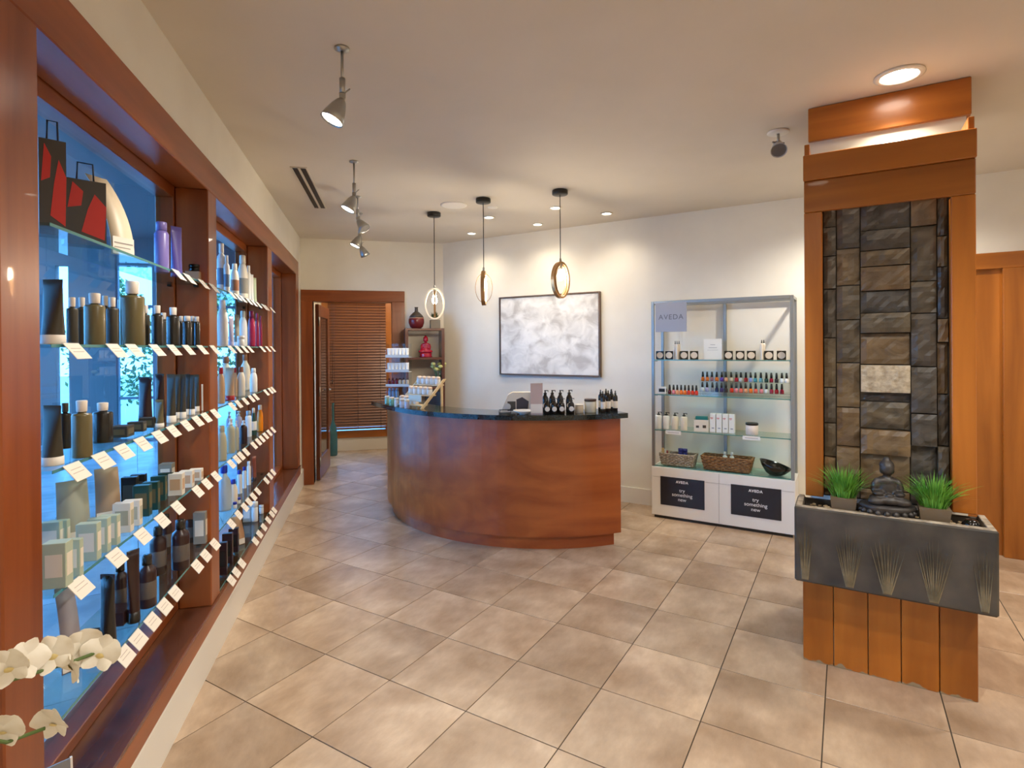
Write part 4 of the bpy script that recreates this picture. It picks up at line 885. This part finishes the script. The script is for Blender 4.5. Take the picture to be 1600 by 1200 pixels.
# stepped wooden stand with jars
P = desk_pt(657, 1.365); rzs = -YAW - math.radians(37); st = thing('stepped_stand', 'pale wooden stepped stand holding small jars on the counter', 'stand', P, rzs); SM = Matrix.Translation(P) @ Matrix.Rotation(rzs, 4, 'Z')
pw = noise_mat('pale_pine', srgb(206, 178, 132), srgb(226, 202, 160), (.2, 1, 1), 20, rough=.5)
tiers = ((.10, .187), (.0, .105), (-.10, .03))
for y, z in tiers: MB().bbox(-.15, .15, y - .04, y + .04, z - .01, z, .001).build('step', pw, st)
for x in (-.153, .150):
    MB().add([(x, -.15, 0), (x, -.115, 0), (x, .16, .235), (x, .125, .235), (x + .012, -.15, 0), (x + .012, -.115, 0), (x + .012, .16, .235), (x + .012, .125, .235)], [(0, 1, 2, 3), (7, 6, 5, 4), (0, 4, 5, 1), (1, 5, 6, 2), (2, 6, 7, 3), (3, 7, 4, 0)]).build('side_rail', pw, st)
    MB().bbox(x, x + .012, .09, .115, 0, .19, .001).build('leg', pw, st)
MB().bbox(.02, .17, -.155, -.148, .06, .115, .001).build('name_board', c8(222, 210, 184), st)
for ti, (y, z) in enumerate(tiers[:2]):
    for k in range(5):
        v = SM @ Vector((-.115 + k * .057, y, z)); jar('small white jar with round pale lid on the %s step' % ('highest', 'middle')[ti], v.x, v.y, v.z + .0005, .05, .07, WHT, c8(232, 206, 180), 'white jars, %s step' % ('highest', 'middle')[ti], .34, 0, True)
for k in range(4):
    v = SM @ Vector((-.12 + k * .057, -.10, .03)); jar('small white jar with round pale lid on the lowest step', v.x, v.y, v.z + .0005, .05, .07, WHT, c8(232, 206, 180), 'white jars, lowest step', .34, 0, True)
for i, (px, r, c) in enumerate(((605, 1.545, c8(150, 190, 170)), (612, 1.545, c8(120, 170, 150)), (620, 1.535, WHT), (628, 1.54, c8(206, 206, 214)), (636, 1.54, c8(190, 192, 210)))):
    P = desk_pt(px, r); jar('small %s jar at the foot of the wooden stand' % ('sage green', 'deep green', 'plain white', 'grey white', 'pale lilac')[i], P.x, P.y, DZT + .0005, .043, .075, c, CRM, None, .25)

# ---------------------------------------------------------------- corner bookcase and its things
bw = wood('plum_brown_wood', srgb(88, 50, 38), srgb(112, 66, 50), 'z')
BX0, BX1, BY0, BY1 = .345, .815, 6.30, 6.578
bc = thing('bookcase', 'narrow dark brown open bookcase standing in the corner', 'bookcase', ((BX0 + BX1) / 2, (BY0 + BY1) / 2, 0)); bh = (BX1 - BX0) / 2; bd = (BY1 - BY0) / 2
MB().bbox(-bh, -bh + .035, -bd, bd, 0, 1.748, .002).build('side_panel', bw, bc); MB().bbox(bh - .065, bh - .03, -bd, bd, 0, 1.748, .002).build('side_panel', bw, bc)
for z in (.08, .42, .75, 1.08, 1.418, 1.746): MB().bbox(-bh + .0355, bh - .0655, -bd, bd, z - .025, z, .002).build('shelf_board', bw, bc)
yc = 6.42
def vz(): pass
x = on_z(651, 513, 1.746).x; P = Vector((0, 0, H)) + ray(651, 540) * (yc / ray(651, 540).y)
t = thing('vase', 'round vase with dark neck and wine red base on the bookcase', 'vase', (P.x, yc, 1.7465))
MB().lathe([(.05, 0), (.072, .02), (.088, .065), (.088, .10), (.084, .115)], 28).build('base', c8(110, 34, 38, .2), t)
MB().lathe([(.0845, .115), (.085, .118), (.0845, .124)], 28).build('band', c8(196, 150, 120, .3), t)
MB().lathe([(.084, .124), (.070, .15), (.04, .18), (.02, .195), (.017, .235), (.024, .245), (.018, .245)], 28).build('neck', c8(70, 60, 52, .4), t)
P = Vector((0, 0, H)) + ray(680, 540) * (yc / ray(680, 540).y)
t = thing('potted_succulent', 'green rosette plant in a taupe cube pot on the bookcase', 'potted plant', (P.x, yc, 1.7465))
MB().bbox(-.055, .055, -.055, .055, 0, .10, .003).build('pot', c8(128, 116, 96, .6), t)
lf_ = MB(); rg = random.Random(11)
for k in range(60):
    a = rg.uniform(0, 2 * PI); e = rg.uniform(.15, 1.4); L_ = rg.uniform(.07, .11); d = Vector((math.cos(a) * math.cos(e), math.sin(a) * math.cos(e), math.sin(e))); n = d.cross(Vector((0, 0, 1))).normalized() * .014
    b_ = Vector((0, 0, .10)); lf_.add([b_, b_ + d * L_ * .6 + n, b_ + d * L_, b_ + d * L_ * .6 - n], [(0, 1, 2, 3)])
lf_.build('leaves', c8(74, 92, 52, .5), t)
# red seated figurine
def seated_figure(s, arm=True):
    return blob([((0, 0, .12 * s), (.30 * s, .24 * s, .11 * s)), ((-.17 * s, -.10 * s, .10 * s), (.20 * s, .13 * s, .09 * s), .5, 'Z'), ((.17 * s, -.10 * s, .10 * s), (.20 * s, .13 * s, .09 * s), -.5, 'Z'),
                 ((0, -.16 * s, .10 * s), (.16 * s, .08 * s, .06 * s)), ((0, .03 * s, .30 * s), (.17 * s, .13 * s, .20 * s)), ((0, .03 * s, .44 * s), (.20 * s, .11 * s, .11 * s)),
                 ((-.20 * s, .01 * s, .36 * s), (.065 * s, .075 * s, .15 * s), .25, 'Y'), ((.20 * s, .01 * s, .36 * s), (.065 * s, .075 * s, .15 * s), -.25, 'Y'),
                 ((-.17 * s, -.10 * s, .24 * s), (.10 * s, .10 * s, .05 * s), .6, 'Z'), ((.17 * s, -.10 * s, .24 * s), (.10 * s, .10 * s, .05 * s), -.6, 'Z'), ((0, -.16 * s, .215 * s), (.08 * s, .05 * s, .03 * s)),
                 ((0, .02 * s, .55 * s), (.06 * s, .06 * s, .08 * s)), ((0, .0, .70 * s), (.118 * s, .122 * s, .145 * s)), ((0, -.10 * s, .69 * s), (.018 * s, .025 * s, .03 * s)), ((0, -.095 * s, .635 * s), (.035 * s, .018 * s, .012 * s)),
                 ((-.105 * s, .01 * s, .665 * s), (.018 * s, .035 * s, .065 * s)), ((.105 * s, .01 * s, .665 * s), (.018 * s, .035 * s, .065 * s)), ((-.042 * s, -.098 * s, .715 * s), (.026 * s, .014 * s, .012 * s)), ((.042 * s, -.098 * s, .715 * s), (.026 * s, .014 * s, .012 * s))], .018 * s, 2)
def figurine(root, s, m, mh, base, b0=None):
    base.build('plinth', m, root)
    b0 = b0 or .20 * s
    o = link('body', seated_figure(s), root, (0, 0, b0)); o.data.materials.append(m)
    o = link('hair', blob([((0, .025 * s, .755 * s), (.124 * s, .122 * s, .108 * s)), ((0, .03 * s, .862 * s), (.062 * s, .055 * s, .05 * s))], .016 * s, 1), root, (0, 0, b0)); o.data.materials.append(mh)
P = Vector((0, 0, H)) + ray(665, 555) * (yc / ray(665, 555).y)
t = thing('figurine', 'glossy red seated figurine on the bookcase shelf', 'figurine', (P.x, yc - .02, 1.4185), -.15)
rd = c8(176, 16, 44, .12, coat=.6); s = .225
bs = MB().lathe([(.30 * s, 0), (.33 * s, .03 * s), (.29 * s, .10 * s), (.32 * s, .17 * s), (.30 * s, .21 * s), (0, .21 * s)], 24)
figurine(t, s, rd, rd, bs)
P = Vector((0, 0, H)) + ray(689, 605) * ((yc - .03) / ray(689, 605).y)
t = thing('flower_vase', 'clear glass vase of pale yellow flowers on the bookcase', 'vase', (P.x - .025, yc - .06, 1.0805))
MB().lathe([(.035, 0), (.045, .02), (.04, .09), (.032, .13), (.038, .16)], 20).build('glass', M['acryl'], t)
stm = MB(); rg = random.Random(4); fl = MB()
for k in range(9):
    a = k * .7; p1 = Vector((.07 * math.cos(a) * (1 if k else 0), .05 * math.sin(a), .20 + .03 * (k % 3))); stm.tube([(0, 0, .02), p1 * .6, p1], .003, 5)
    fl.lathe([(0, -.02), (.024, -.008), (.03, .006), (.015, .02), (0, .022)], 9, p1)
stm.build('stems', c8(86, 120, 66), t); fl.build('blossoms', c8(206, 206, 132, .6), t)
t = thing('office_chair', 'black padded chair behind the reception desk', 'chair', (.56, 5.86, 0), -.4)
MB().bbox(-.10, .10, .16, .21, .62, 1.08, .022).build('backrest', c8(28, 28, 30, .6), t); MB().bbox(-.2, .2, -.22, .2, .42, .49, .02).build('seat', c8(28, 28, 30, .6), t)
MB().cyl(.025, .10, .42, 12).build('post', M['black'], t); MB().bbox(-.025, .025, .19, .215, .40, .70, .004).build('back_support', M['black'], t)
for k in range(5): a = k * 2 * PI / 5; MB().tube([(0, 0, .10), (.26 * math.cos(a), .26 * math.sin(a), .07)], .018).lathe([(0, -.03), (.03, 0), (0, .03)], 10, (.26 * math.cos(a), .26 * math.sin(a), .03), axis='x').build('leg', M['black'], t)
P = on_z(518, 707, 0); t = thing('floor_bottle', 'tall teal glass floor bottle beside the open door', 'vase', (-.565, 8.30, 0))
MB().lathe([(.05, 0), (.058, .02), (.058, .30), (.045, .40), (.016, .50), (.015, .74), (.02, .75), (.014, .75)], 24).build('glass', c8(60, 110, 118, .1), t)

# ---------------------------------------------------------------- trough: statue and grasses
t = thing('statue', 'dark seated meditation statue between two grass pots in the trough', 'statue', wp(on_w(1386, 790, 2.28)[0], 2.295, GZ + .006), WROT + .18)
s = .232; dk = noise_mat('dark_statue_resin', srgb(34, 32, 32), srgb(60, 56, 54), nscale=30, rough=.4)
bs = MB().lathe([(.46 * s, 0), (.48 * s, .07 * s), (.40 * s, .11 * s), (.41 * s, .20 * s), (.47 * s, .26 * s), (.44 * s, .305 * s), (0, .305 * s)], 28, ey=.70)
for k in range(18):
    a = 2 * PI * k / 18; bs.lathe([(0, -.06 * s), (.06 * s, -.01 * s), (.055 * s, .03 * s), (0, .07 * s)], 8, (.42 * s * math.cos(a), .295 * s * math.sin(a), .17 * s))
figurine(t, s, dk, dk, bs, .28 * s)
gr = noise_mat('bright_grass', srgb(56, 120, 34), srgb(122, 182, 70), nscale=18, rough=.5)
for px, py, q, lab, w in ((1318, 795, 2.262, 'bushy green artificial grass pot beside the far corner of the trough', .105), (1459, 810, 2.262, 'bushy green artificial grass pot beside the statue, wood door behind it', .112)):
    t = thing('grass_pot', lab.replace('beside the far corner of the trough', 'on the statue side facing the display case').replace('beside the statue, wood door behind it', 'on the statue side facing the wood door'), 'potted plant', wp(on_w(px, py, q)[0], q + .01, GZ + .006), WROT)
    MB().add([(-w * .42, -w * .30, 0), (w * .42, -w * .30, 0), (w * .42, w * .30, 0), (-w * .42, w * .30, 0), (-w / 2, -w * .36, .075), (w / 2, -w * .36, .075), (w / 2, w * .36, .075), (-w / 2, w * .36, .075)],
             [(3, 2, 1, 0), (4, 5, 6, 7), (0, 1, 5, 4), (1, 2, 6, 5), (2, 3, 7, 6), (3, 0, 4, 7)]).build('pot', c8(110, 94, 74, .5), t)
    g = MB(); rg = random.Random(px)
    for k in range(260):
        a = rg.uniform(0, 2 * PI); r0 = rg.uniform(0, .85) ** .5; b0 = Vector((w * .46 * r0 * math.cos(a), w * .32 * r0 * math.sin(a), .07)); L_ = rg.uniform(.12, .215); lean = rg.uniform(.05, .95) * (.35 + .75 * r0)
        d = Vector((math.cos(a), math.sin(a) * .55 - .12, 0)); pts = []
        for u in (0, .35, .7, 1): pts.append(b0 + d * lean * L_ * (u ** 1.6) * .95 + Vector((0, 0, L_ * (u - .45 * lean * u * u) * .82)))
        sd = Vector((-math.sin(a + rg.uniform(-.7, .7)), math.cos(a), 0)).normalized() * .0026; vs = []
        for i, p in enumerate(pts): wd = (1, .9, .6, .08)[i]; p.y = min(p.y, .050); vs += [p - sd * wd, p + sd * wd]
        g.add(vs, [(2 * i, 2 * i + 1, 2 * i + 3, 2 * i + 2) for i in range(3)])
    o = g.build('grass_blades', gr, t); o['kind'] = 'stuff'
P = wp(4.545, 2.29, GZ + .006); t = thing('river_stone', 'smooth black stone lying under the column corner in the trough', 'stone', P)
MB().lathe([(0, 0), (.025, .004), (.034, .022), (.02, .042), (0, .046)], 16).build('pebble', M['blackgloss'], t)

# ---------------------------------------------------------------- display case goods
def dcp(px, q, z): return wp(on_w(px, 600, q)[0], q, z)
Z4, Z3, Z2, Z1 = SHZ[3] + .0005, SHZ[2] + .0005, SHZ[1] + .0005, SHZ[0] + .0005
pale_c = c8(214, 196, 172, .4)
for i, x in enumerate((145, 240, 395, 500, 858, 978, 1095, 1278, 1408)):
    P = dcp(1010 + x / 6.667, .27, Z4); left = i < 4; t = thing('powder_compact', 'square black powder box with a round pale face, %s of the top shelf' % ('sign half' if left else 'wall switch half'), 'compact', P, WROT + .1, 'powder boxes, %s' % ('sign half' if left else 'wall switch half'))
    link('case', cached('pc', lambda: MB().bbox(-.034, .034, -.012, .012, 0, .074, .002).mesh('case', M['blackgloss'])), t)
    link('face', cached('pf', lambda: MB().lathe([(.028, 0), (.028, .002), (0, .002)], 22, (0, -.0142, .037), axis='y').mesh('face', pale_c)), t)
for i, px in enumerate((1055.4, 1058.3, 1061.4, 1190.5, 1193.8)):
    P = dcp(px, .28 if i % 2 else .25, Z4); a = i < 3
    bottle('slim clear serum bottle with black dropper beside the %s' % ('sign-side powder boxes' if a else 'wall-side powder boxes'), P.x, P.y, P.z, .026, .165, c8(216, 204, 186, .15), M['black'], 'slim', None, 'serum bottles, %s' % ('sign side' if a else 'wall side'), 0, 'dropper', 'dropper_bottle')
t = thing('notice_card', 'upright white notice card on the top display shelf', 'card', dcp(1114, .22, Z4), WROT)
MB().box(-.075, .075, -.0015, .0015, .0, .178).build('card', c8(232, 228, 216, .6), t); MB().box(-.02, .02, -.002, -.0015, .125, .129).box(-.035, .035, -.002, -.0015, .10, .104).box(-.045, .045, -.002, -.0015, .08, .082).build('print', c8(150, 146, 140), t); MB().box(-.03, .03, .0015, .05, 0, .003).build('foot', c8(232, 228, 216, .6), t)
# nail polish on a clear stepped stand
zt = [Z3 + .03, Z3 + .115]; qs = (.24, .14)
t = thing('polish_stand', 'clear stepped stand holding two rows of nail polish', 'stand', dcp(1160, .19, Z3), WROT)
s_a, s_b = on_w(1094, 600, .19)[0], on_w(1237, 600, .19)[0]; wd = (s_b - s_a) / 2; off = (s_a + s_b) / 2 - on_w(1160, 600, .19)[0]
MB().box(off - wd, off + wd, -.075, -.025, .026, .029).box(off - wd, off + wd, -.0745, -.0725, 0, .045).box(off - wd, off + wd, .025, .075, .111, .114).box(off - wd, off + wd, -.0255, -.0235, .0, .130).box(off - wd, off + wd, .073, .075, 0, .2).build('steps', M['acryl'], t)
def polish(px, q, z, col_, cn, where, k=1.0):
    P = dcp(px, q, z); t = thing('nail_polish', '%s nail polish bottle with black cap on the %s' % (cn, where), 'nail polish', P, WROT, '%s polish, %s' % (cn, where))
    link('bottle', cached(('np', col_.name), lambda: MB().lathe([(.014, 0), (.0155, .004), (.0155, .027), (.0105, .034), (.007, .037)], 14).mesh('bottle', col_)), t)
    link('cap', cached('npc', lambda: MB().lathe([(.010, .037), (.010, .052), (.007, .082), (0, .083)], 12).mesh('cap', M['black'])), t)
NP = {'orange': (226, 110, 30), 'mauve': (150, 96, 100), 'purple': (92, 48, 140), 'peach': (222, 150, 110), 'beige': (200, 176, 150), 'red': (178, 16, 34), 'clear': (206, 204, 200), 'periwinkle': (150, 160, 206), 'light teal': (70, 150, 166), 'aqua': (120, 184, 196),
      'dark green': (16, 60, 52), 'crimson': (150, 16, 50), 'black brown': (34, 20, 18), 'white': (228, 226, 224), 'lavender': (160, 152, 180), 'grey': (130, 130, 140), 'navy': (30, 28, 66), 'violet': (56, 36, 96), 'red orange': (206, 50, 22), 'pink': (208, 120, 126), 'coral': (220, 96, 76), 'wine': (84, 14, 26)}
NC = {k: c8(*v, .12) for k, v in NP.items()}
for x, c in zip((588, 634, 683, 733, 786, 829, 884, 938, 985, 1037, 1087, 1136, 1193, 1250, 1302, 1356, 1412, 1461), 'orange,orange,mauve,orange,purple,peach,beige,red,clear,red,periwinkle,light teal,aqua,dark green,crimson,black brown,white,white'.split(',')): polish(1010 + x / 6.667, qs[1], Z3 + .1145, NC[c], c, 'upper step of the clear stand')
for x, c in zip((583, 632, 687, 733, 783, 828, 888, 935, 985, 1034, 1086, 1138, 1197, 1250, 1303, 1356, 1411), 'clear,lavender,grey,navy,violet,black brown,red orange,pink,coral,peach,orange,coral,pink,clear,crimson,red,crimson'.split(',')): polish(1010 + x / 6.667, qs[0], Z3 + .0295, NC[c], c, 'lower step of the clear stand')
for x, c in zip((242, 283, 321, 362, 401, 440, 481, 520), 'wine,pink,peach,orange,orange,red orange,red orange,red orange'.split(',')): polish(1010 + x / 6.667, .27, Z3, NC[c], c, 'bare glass, single row')
carton('small black and white carton beside the wine polish', *dcp(1035, .26, Z3), .075, .04, .06, WHT, M['black'], None, WROT)
for i, x in enumerate((150, 213, 283, 357)):
    P = dcp(1000 + x / 5.219, .27, Z2); bottle(('white' if i < 2 else 'cream') + ' lotion bottle with a black pump on the display shelf', P.x, P.y, P.z, .058, .15, WHT if i < 2 else CRM, M['black'], 'square', None, ('white' if i < 2 else 'cream') + ' lotion bottles', WROT + .3, 'pump', 'pump_bottle')
P = dcp(1096, .25, Z2); t = thing('sachet_box', 'open white counter box full of teal sachets', 'box', P, WROT + .15)
MB().box(-.06, .06, -.04, -.038, 0, .10).box(-.06, .06, .038, .04, 0, .11).box(-.06, -.058, -.038, .038, 0, .105).box(.058, .06, -.038, .038, 0, .105).box(-.058, .058, -.038, .038, 0, .003).build('box', c8(222, 212, 196, .6), t)
MB().box(-.045, -.02, -.0408, -.04, .03, .05).box(.01, .038, -.0408, -.04, .03, .055).build('print', c8(60, 54, 50), t)
for k in range(5): o = MB().bbox(-.05, .05, -.004, .004, .004, .125, .002).build('sachet', c8(18, 112, 112, .4), t, (0, -.028 + k * .013, 0), .05 * (k - 2))
for k in range(4):
    P = dcp(1114 + k * 9.8, .255 - k * .004, Z2); t = carton('tall white carton with small red print in the display row', P.x, P.y, P.z, .046, .05, .158, WHT, None, 'tall white cartons on the display shelf', WROT)
    MB().box(-.018, .004, -.0258, -.025, .118, .124).box(-.014, .0, -.0258, -.025, .110, .113).build('red_print', c8(196, 70, 60), t); MB().box(-.008, .012, -.0258, -.025, .03, .04).build('print', c8(150, 150, 156), t)
P = dcp(1174.5, .26, Z2); jar('white cream jar with a black lid on the display shelf', P.x, P.y, P.z, .10, .098, c8(230, 216, 204, .35), M['black'], lidf=.18)
for px in (1051.5, 1173.5):
    t = thing('shelf_label', 'white label strip on the display shelf edge %s' % ('under the lotion bottles' if px < 1100 else 'under the cream jar'), 'label', dcp(px, .352, SHZ[1] - .032), WROT); MB().box(-.066, .066, -.0015, .0, 0, .031).build('strip', WHT, t); MB().box(-.05, .05, -.002, -.0015, .013, .018).build('print', c8(160, 156, 150), t)
def basket(lab, px0, px1, zt, cols, q, d, rz):
    s0, s1 = on_w(px0, 720, q - .0)[0], on_w(px1, 720, q)[0]; w = s1 - s0; t = thing('wicker_basket', lab, 'basket', wp((s0 + s1) / 2, q, Z1), rz); rows = 9
    m = noise_mat('wicker_' + str(cols[0][0]), srgb(*cols[0]), srgb(*cols[1]), nscale=60, rough=.7)
    for j in range(rows):
        u = j / (rows - 1); k = .88 + .12 * u; hx, hy = w / 2 * k, d / 2 * k; z = .008 + u * (zt - .012); pts = []; n = 56
        for i in range(n):
            a = 4 * i / n; e = int(a); f = a - e; cx = [(-1, -1), (1, -1), (1, 1), (-1, 1), (-1, -1)]; x = cx[e][0] + (cx[e + 1][0] - cx[e][0]) * f; y = cx[e][1] + (cx[e + 1][1] - cx[e][1]) * f
            b_ = 1 + .022 * (1 if (i + j) % 2 else -1); pts.append((x * hx * b_, y * hy * (1 + .05 * (1 if (i + j) % 2 else -1)), z))
        MB().tube(pts, .0075, 6, closed=True).build('strand', m, t)
    MB().box(-w * .43, w * .43, -d * .43, d * .43, .001, .006).build('bottom', m, t)
    return t, (s0 + s1) / 2
b1, s1_ = basket('grey wicker basket with blue jars on the bottom display shelf', 1034, 1087, .105, ((120, 108, 92), (176, 164, 146)), .25, .13, WROT)
b2, s2_ = basket('brown wicker basket with two clear bottles on the bottom shelf', 1099, 1176, .115, ((96, 66, 38), (150, 110, 68)), .245, .15, WROT)
for i, x in enumerate((1063, 1069.5)): P = dcp(x, .24, Z1 + .0065); jar('dark blue jar inside the grey wicker basket', P.x, P.y, P.z, .045, .14, c8(34, 40, 110, .3), c8(50, 56, 130, .3), 'blue jars in the grey basket', .2)
P = dcp(1037, .24, Z1 + .0065); t = thing('sample_packets', 'bundle of tan and white sample packets in the grey basket', 'packets', P, WROT)
for k in range(4): o = MB().bbox(-.015, .015, -.001, .001, 0, .135 - .012 * k, .0005).build('packet', (c8(206, 178, 120), WHT, c8(176, 90, 90), c8(214, 196, 150))[k], t, (-.004 + .012 * k, -.02 + .012 * k, 0), .3 * k - .4)
for i, x in enumerate((1132, 1143)): P = dcp(x, .245, Z1 + .0065); bottle('small clear bottle inside the brown wicker basket', P.x, P.y, P.z, .04, .145, c8(190, 200, 196, .1), c8(200, 204, 200), 'round', None, 'clear bottles in the brown basket')
P = dcp(1211, .27, Z1); t = thing('bowl', 'slanted black lacquer bowl with red pattern on the display shelf', 'bowl', P, WROT)
vs, fs = [], []; n = 28; pf = [(.045, 0), (.075, .02), (.105, .06), (.118, .092), (.112, .09), (.095, .055), (.06, .02), (0, .014)]
bwl = MB().lathe(pf, n); bwl.v = [(x, y * .75, z + (.28 * x * (-1) * (z / .09) if z > .01 else 0)) for x, y, z in bwl.v]; bwl.build('shell', M['blackgloss'], t)
for a, r, sz_ in ((2.2, .09, .018), (1.4, .08, .014), (3.0, .085, .013)):
    x, y = r * math.cos(a), r * math.sin(a) * .75; z = .052 - .28 * x * .58
    MB().lathe([(sz_, 0), (0, .001)], 10, (x * .9, y * .9, z + .004)).build('red_motif', c8(170, 40, 36), t)
t = thing('light_switch', 'white wall switch plate beside the display case', 'switch', wp(3.86, 0, 1.22), WROT); MB().bbox(-.035, .035, -.006, 0, -.058, .058, .002).build('plate', M['white'], t); MB().bbox(-.008, .008, -.011, -.006, -.012, .012, .001).build('toggle', M['white'], t)

# ---------------------------------------------------------------- orchid in the foreground, on a stand beside the wall
t = thing('plant_stand', 'slim dark wood plant stand beside the window end post', 'plant stand', (-.58, .62, 0))
MB().bbox(-.13, .13, -.13, .13, .57, .60, .004).build('top', M['lwx'], t)
for sx in (-1, 1):
    for sy in (-1, 1): MB().bbox(sx * .11 - .014, sx * .11 + .014, sy * .11 - .014, sy * .11 + .014, 0, .57, .002).build('leg', M['lwz'], t)
orc = thing('orchid', 'white orchid sprays arching in front of the window shelves', 'orchid', (-.58, .62, .6005)); OO = Vector((-.58, .62, .6005))
MB().lathe([(.055, 0), (.06, .004), (.075, .12), (.07, .122), (.066, .11), (0, .11)], 24).build('pot', WHT, orc)
def px3(x, y, d): return Vector((0, 0, H)) + ray(x, y) * d - OO
grn = c8(86, 108, 56, .5); sp1 = [Vector((0, 0, .11)), Vector((.0, .10, .36)), px3(-60, 1085, .98), px3(0, 1068, 1.02), px3(60, 1050, 1.08), px3(110, 1035, 1.13), px3(160, 1016, 1.18)]
sp2 = [Vector((.01, 0, .11)), Vector((.0, .12, .24)), px3(-50, 1150, 1.0), px3(10, 1160, 1.05), px3(70, 1138, 1.10)]
for sp_ in (sp1, sp2): MB().tube(sp_, .0035, 7).build('stem', grn, orc)
lm = MB()
for a in (0.3, 2.4, 4.2, 5.4):
    d = Vector((math.cos(a), math.sin(a), 0)); n = Vector((-d.y, d.x, 0)); vs = []
    for u, w in ((0, .012), (.3, .03), (.7, .028), (1, .002)): c = Vector((0, 0, .11)) + d * .13 * u + Vector((0, 0, .06 * math.sin(u * 2.4))); vs += [c - n * w, c + n * w]
    lm.add(vs, [(2 * i, 2 * i + 1, 2 * i + 3, 2 * i + 2) for i in range(3)], 0, True)
lm.build('leaves', c8(60, 96, 44, .4), orc)
pet = noise_mat('orchid_petal', srgb(226, 218, 198), srgb(240, 234, 220), nscale=20, rough=.55)
def petal(L_, w, curl):
    vs, fs = [], []; nu, nv = 7, 5
    for i in range(nu):
        u = i / (nu - 1); ww = w * (math.sin(PI * min(1, u * .92 + .06)) ** .6)
        for j in range(nv): v = j / (nv - 1) * 2 - 1; vs.append((v * ww, -curl * L_ * u * u + .25 * ww * v * v, L_ * u))
    for i in range(nu - 1):
        for j in range(nv - 1): a = i * nv + j; fs.append((a, a + 1, a + nv + 1, a + nv))
    return MB().add(vs, fs, 0, True)
pbig, psml, plip = petal(.045, .029, .25).mesh('petal', pet), petal(.043, .018, .2).mesh('sepal', pet), petal(.022, .010, -.8).mesh('lip', c8(226, 206, 140, .5))
rg = random.Random(9)
for i, (x, y, d, tl) in enumerate(((12, 1042, 1.02, -.4), (40, 1030, 1.06, .5), (82, 1022, 1.10, -.3), (112, 1040, 1.12, .7), (128, 1008, 1.16, -.5), (158, 1020, 1.17, .3), (4, 1140, 1.05, .2), (82, 1128, 1.11, -.2))):
    f = empty('flower'); f.parent = orc; p = px3(x, y, d); f.location = p; f.scale = (.86, .86, .86)
    f.rotation_euler = (rg.uniform(-.3, .4), tl, .25 + rg.uniform(-.9, .9))
    for k, (me, a) in enumerate(((psml, 0), (pbig, 1.35), (pbig, -1.35), (psml, 2.5), (psml, -2.5), (plip, PI))):
        o = link('petal' if k < 5 else 'lip', me, f); o.rotation_euler.y = a; o.location.y = -.002 * (k in (1, 2)) - .006 * (k == 5)
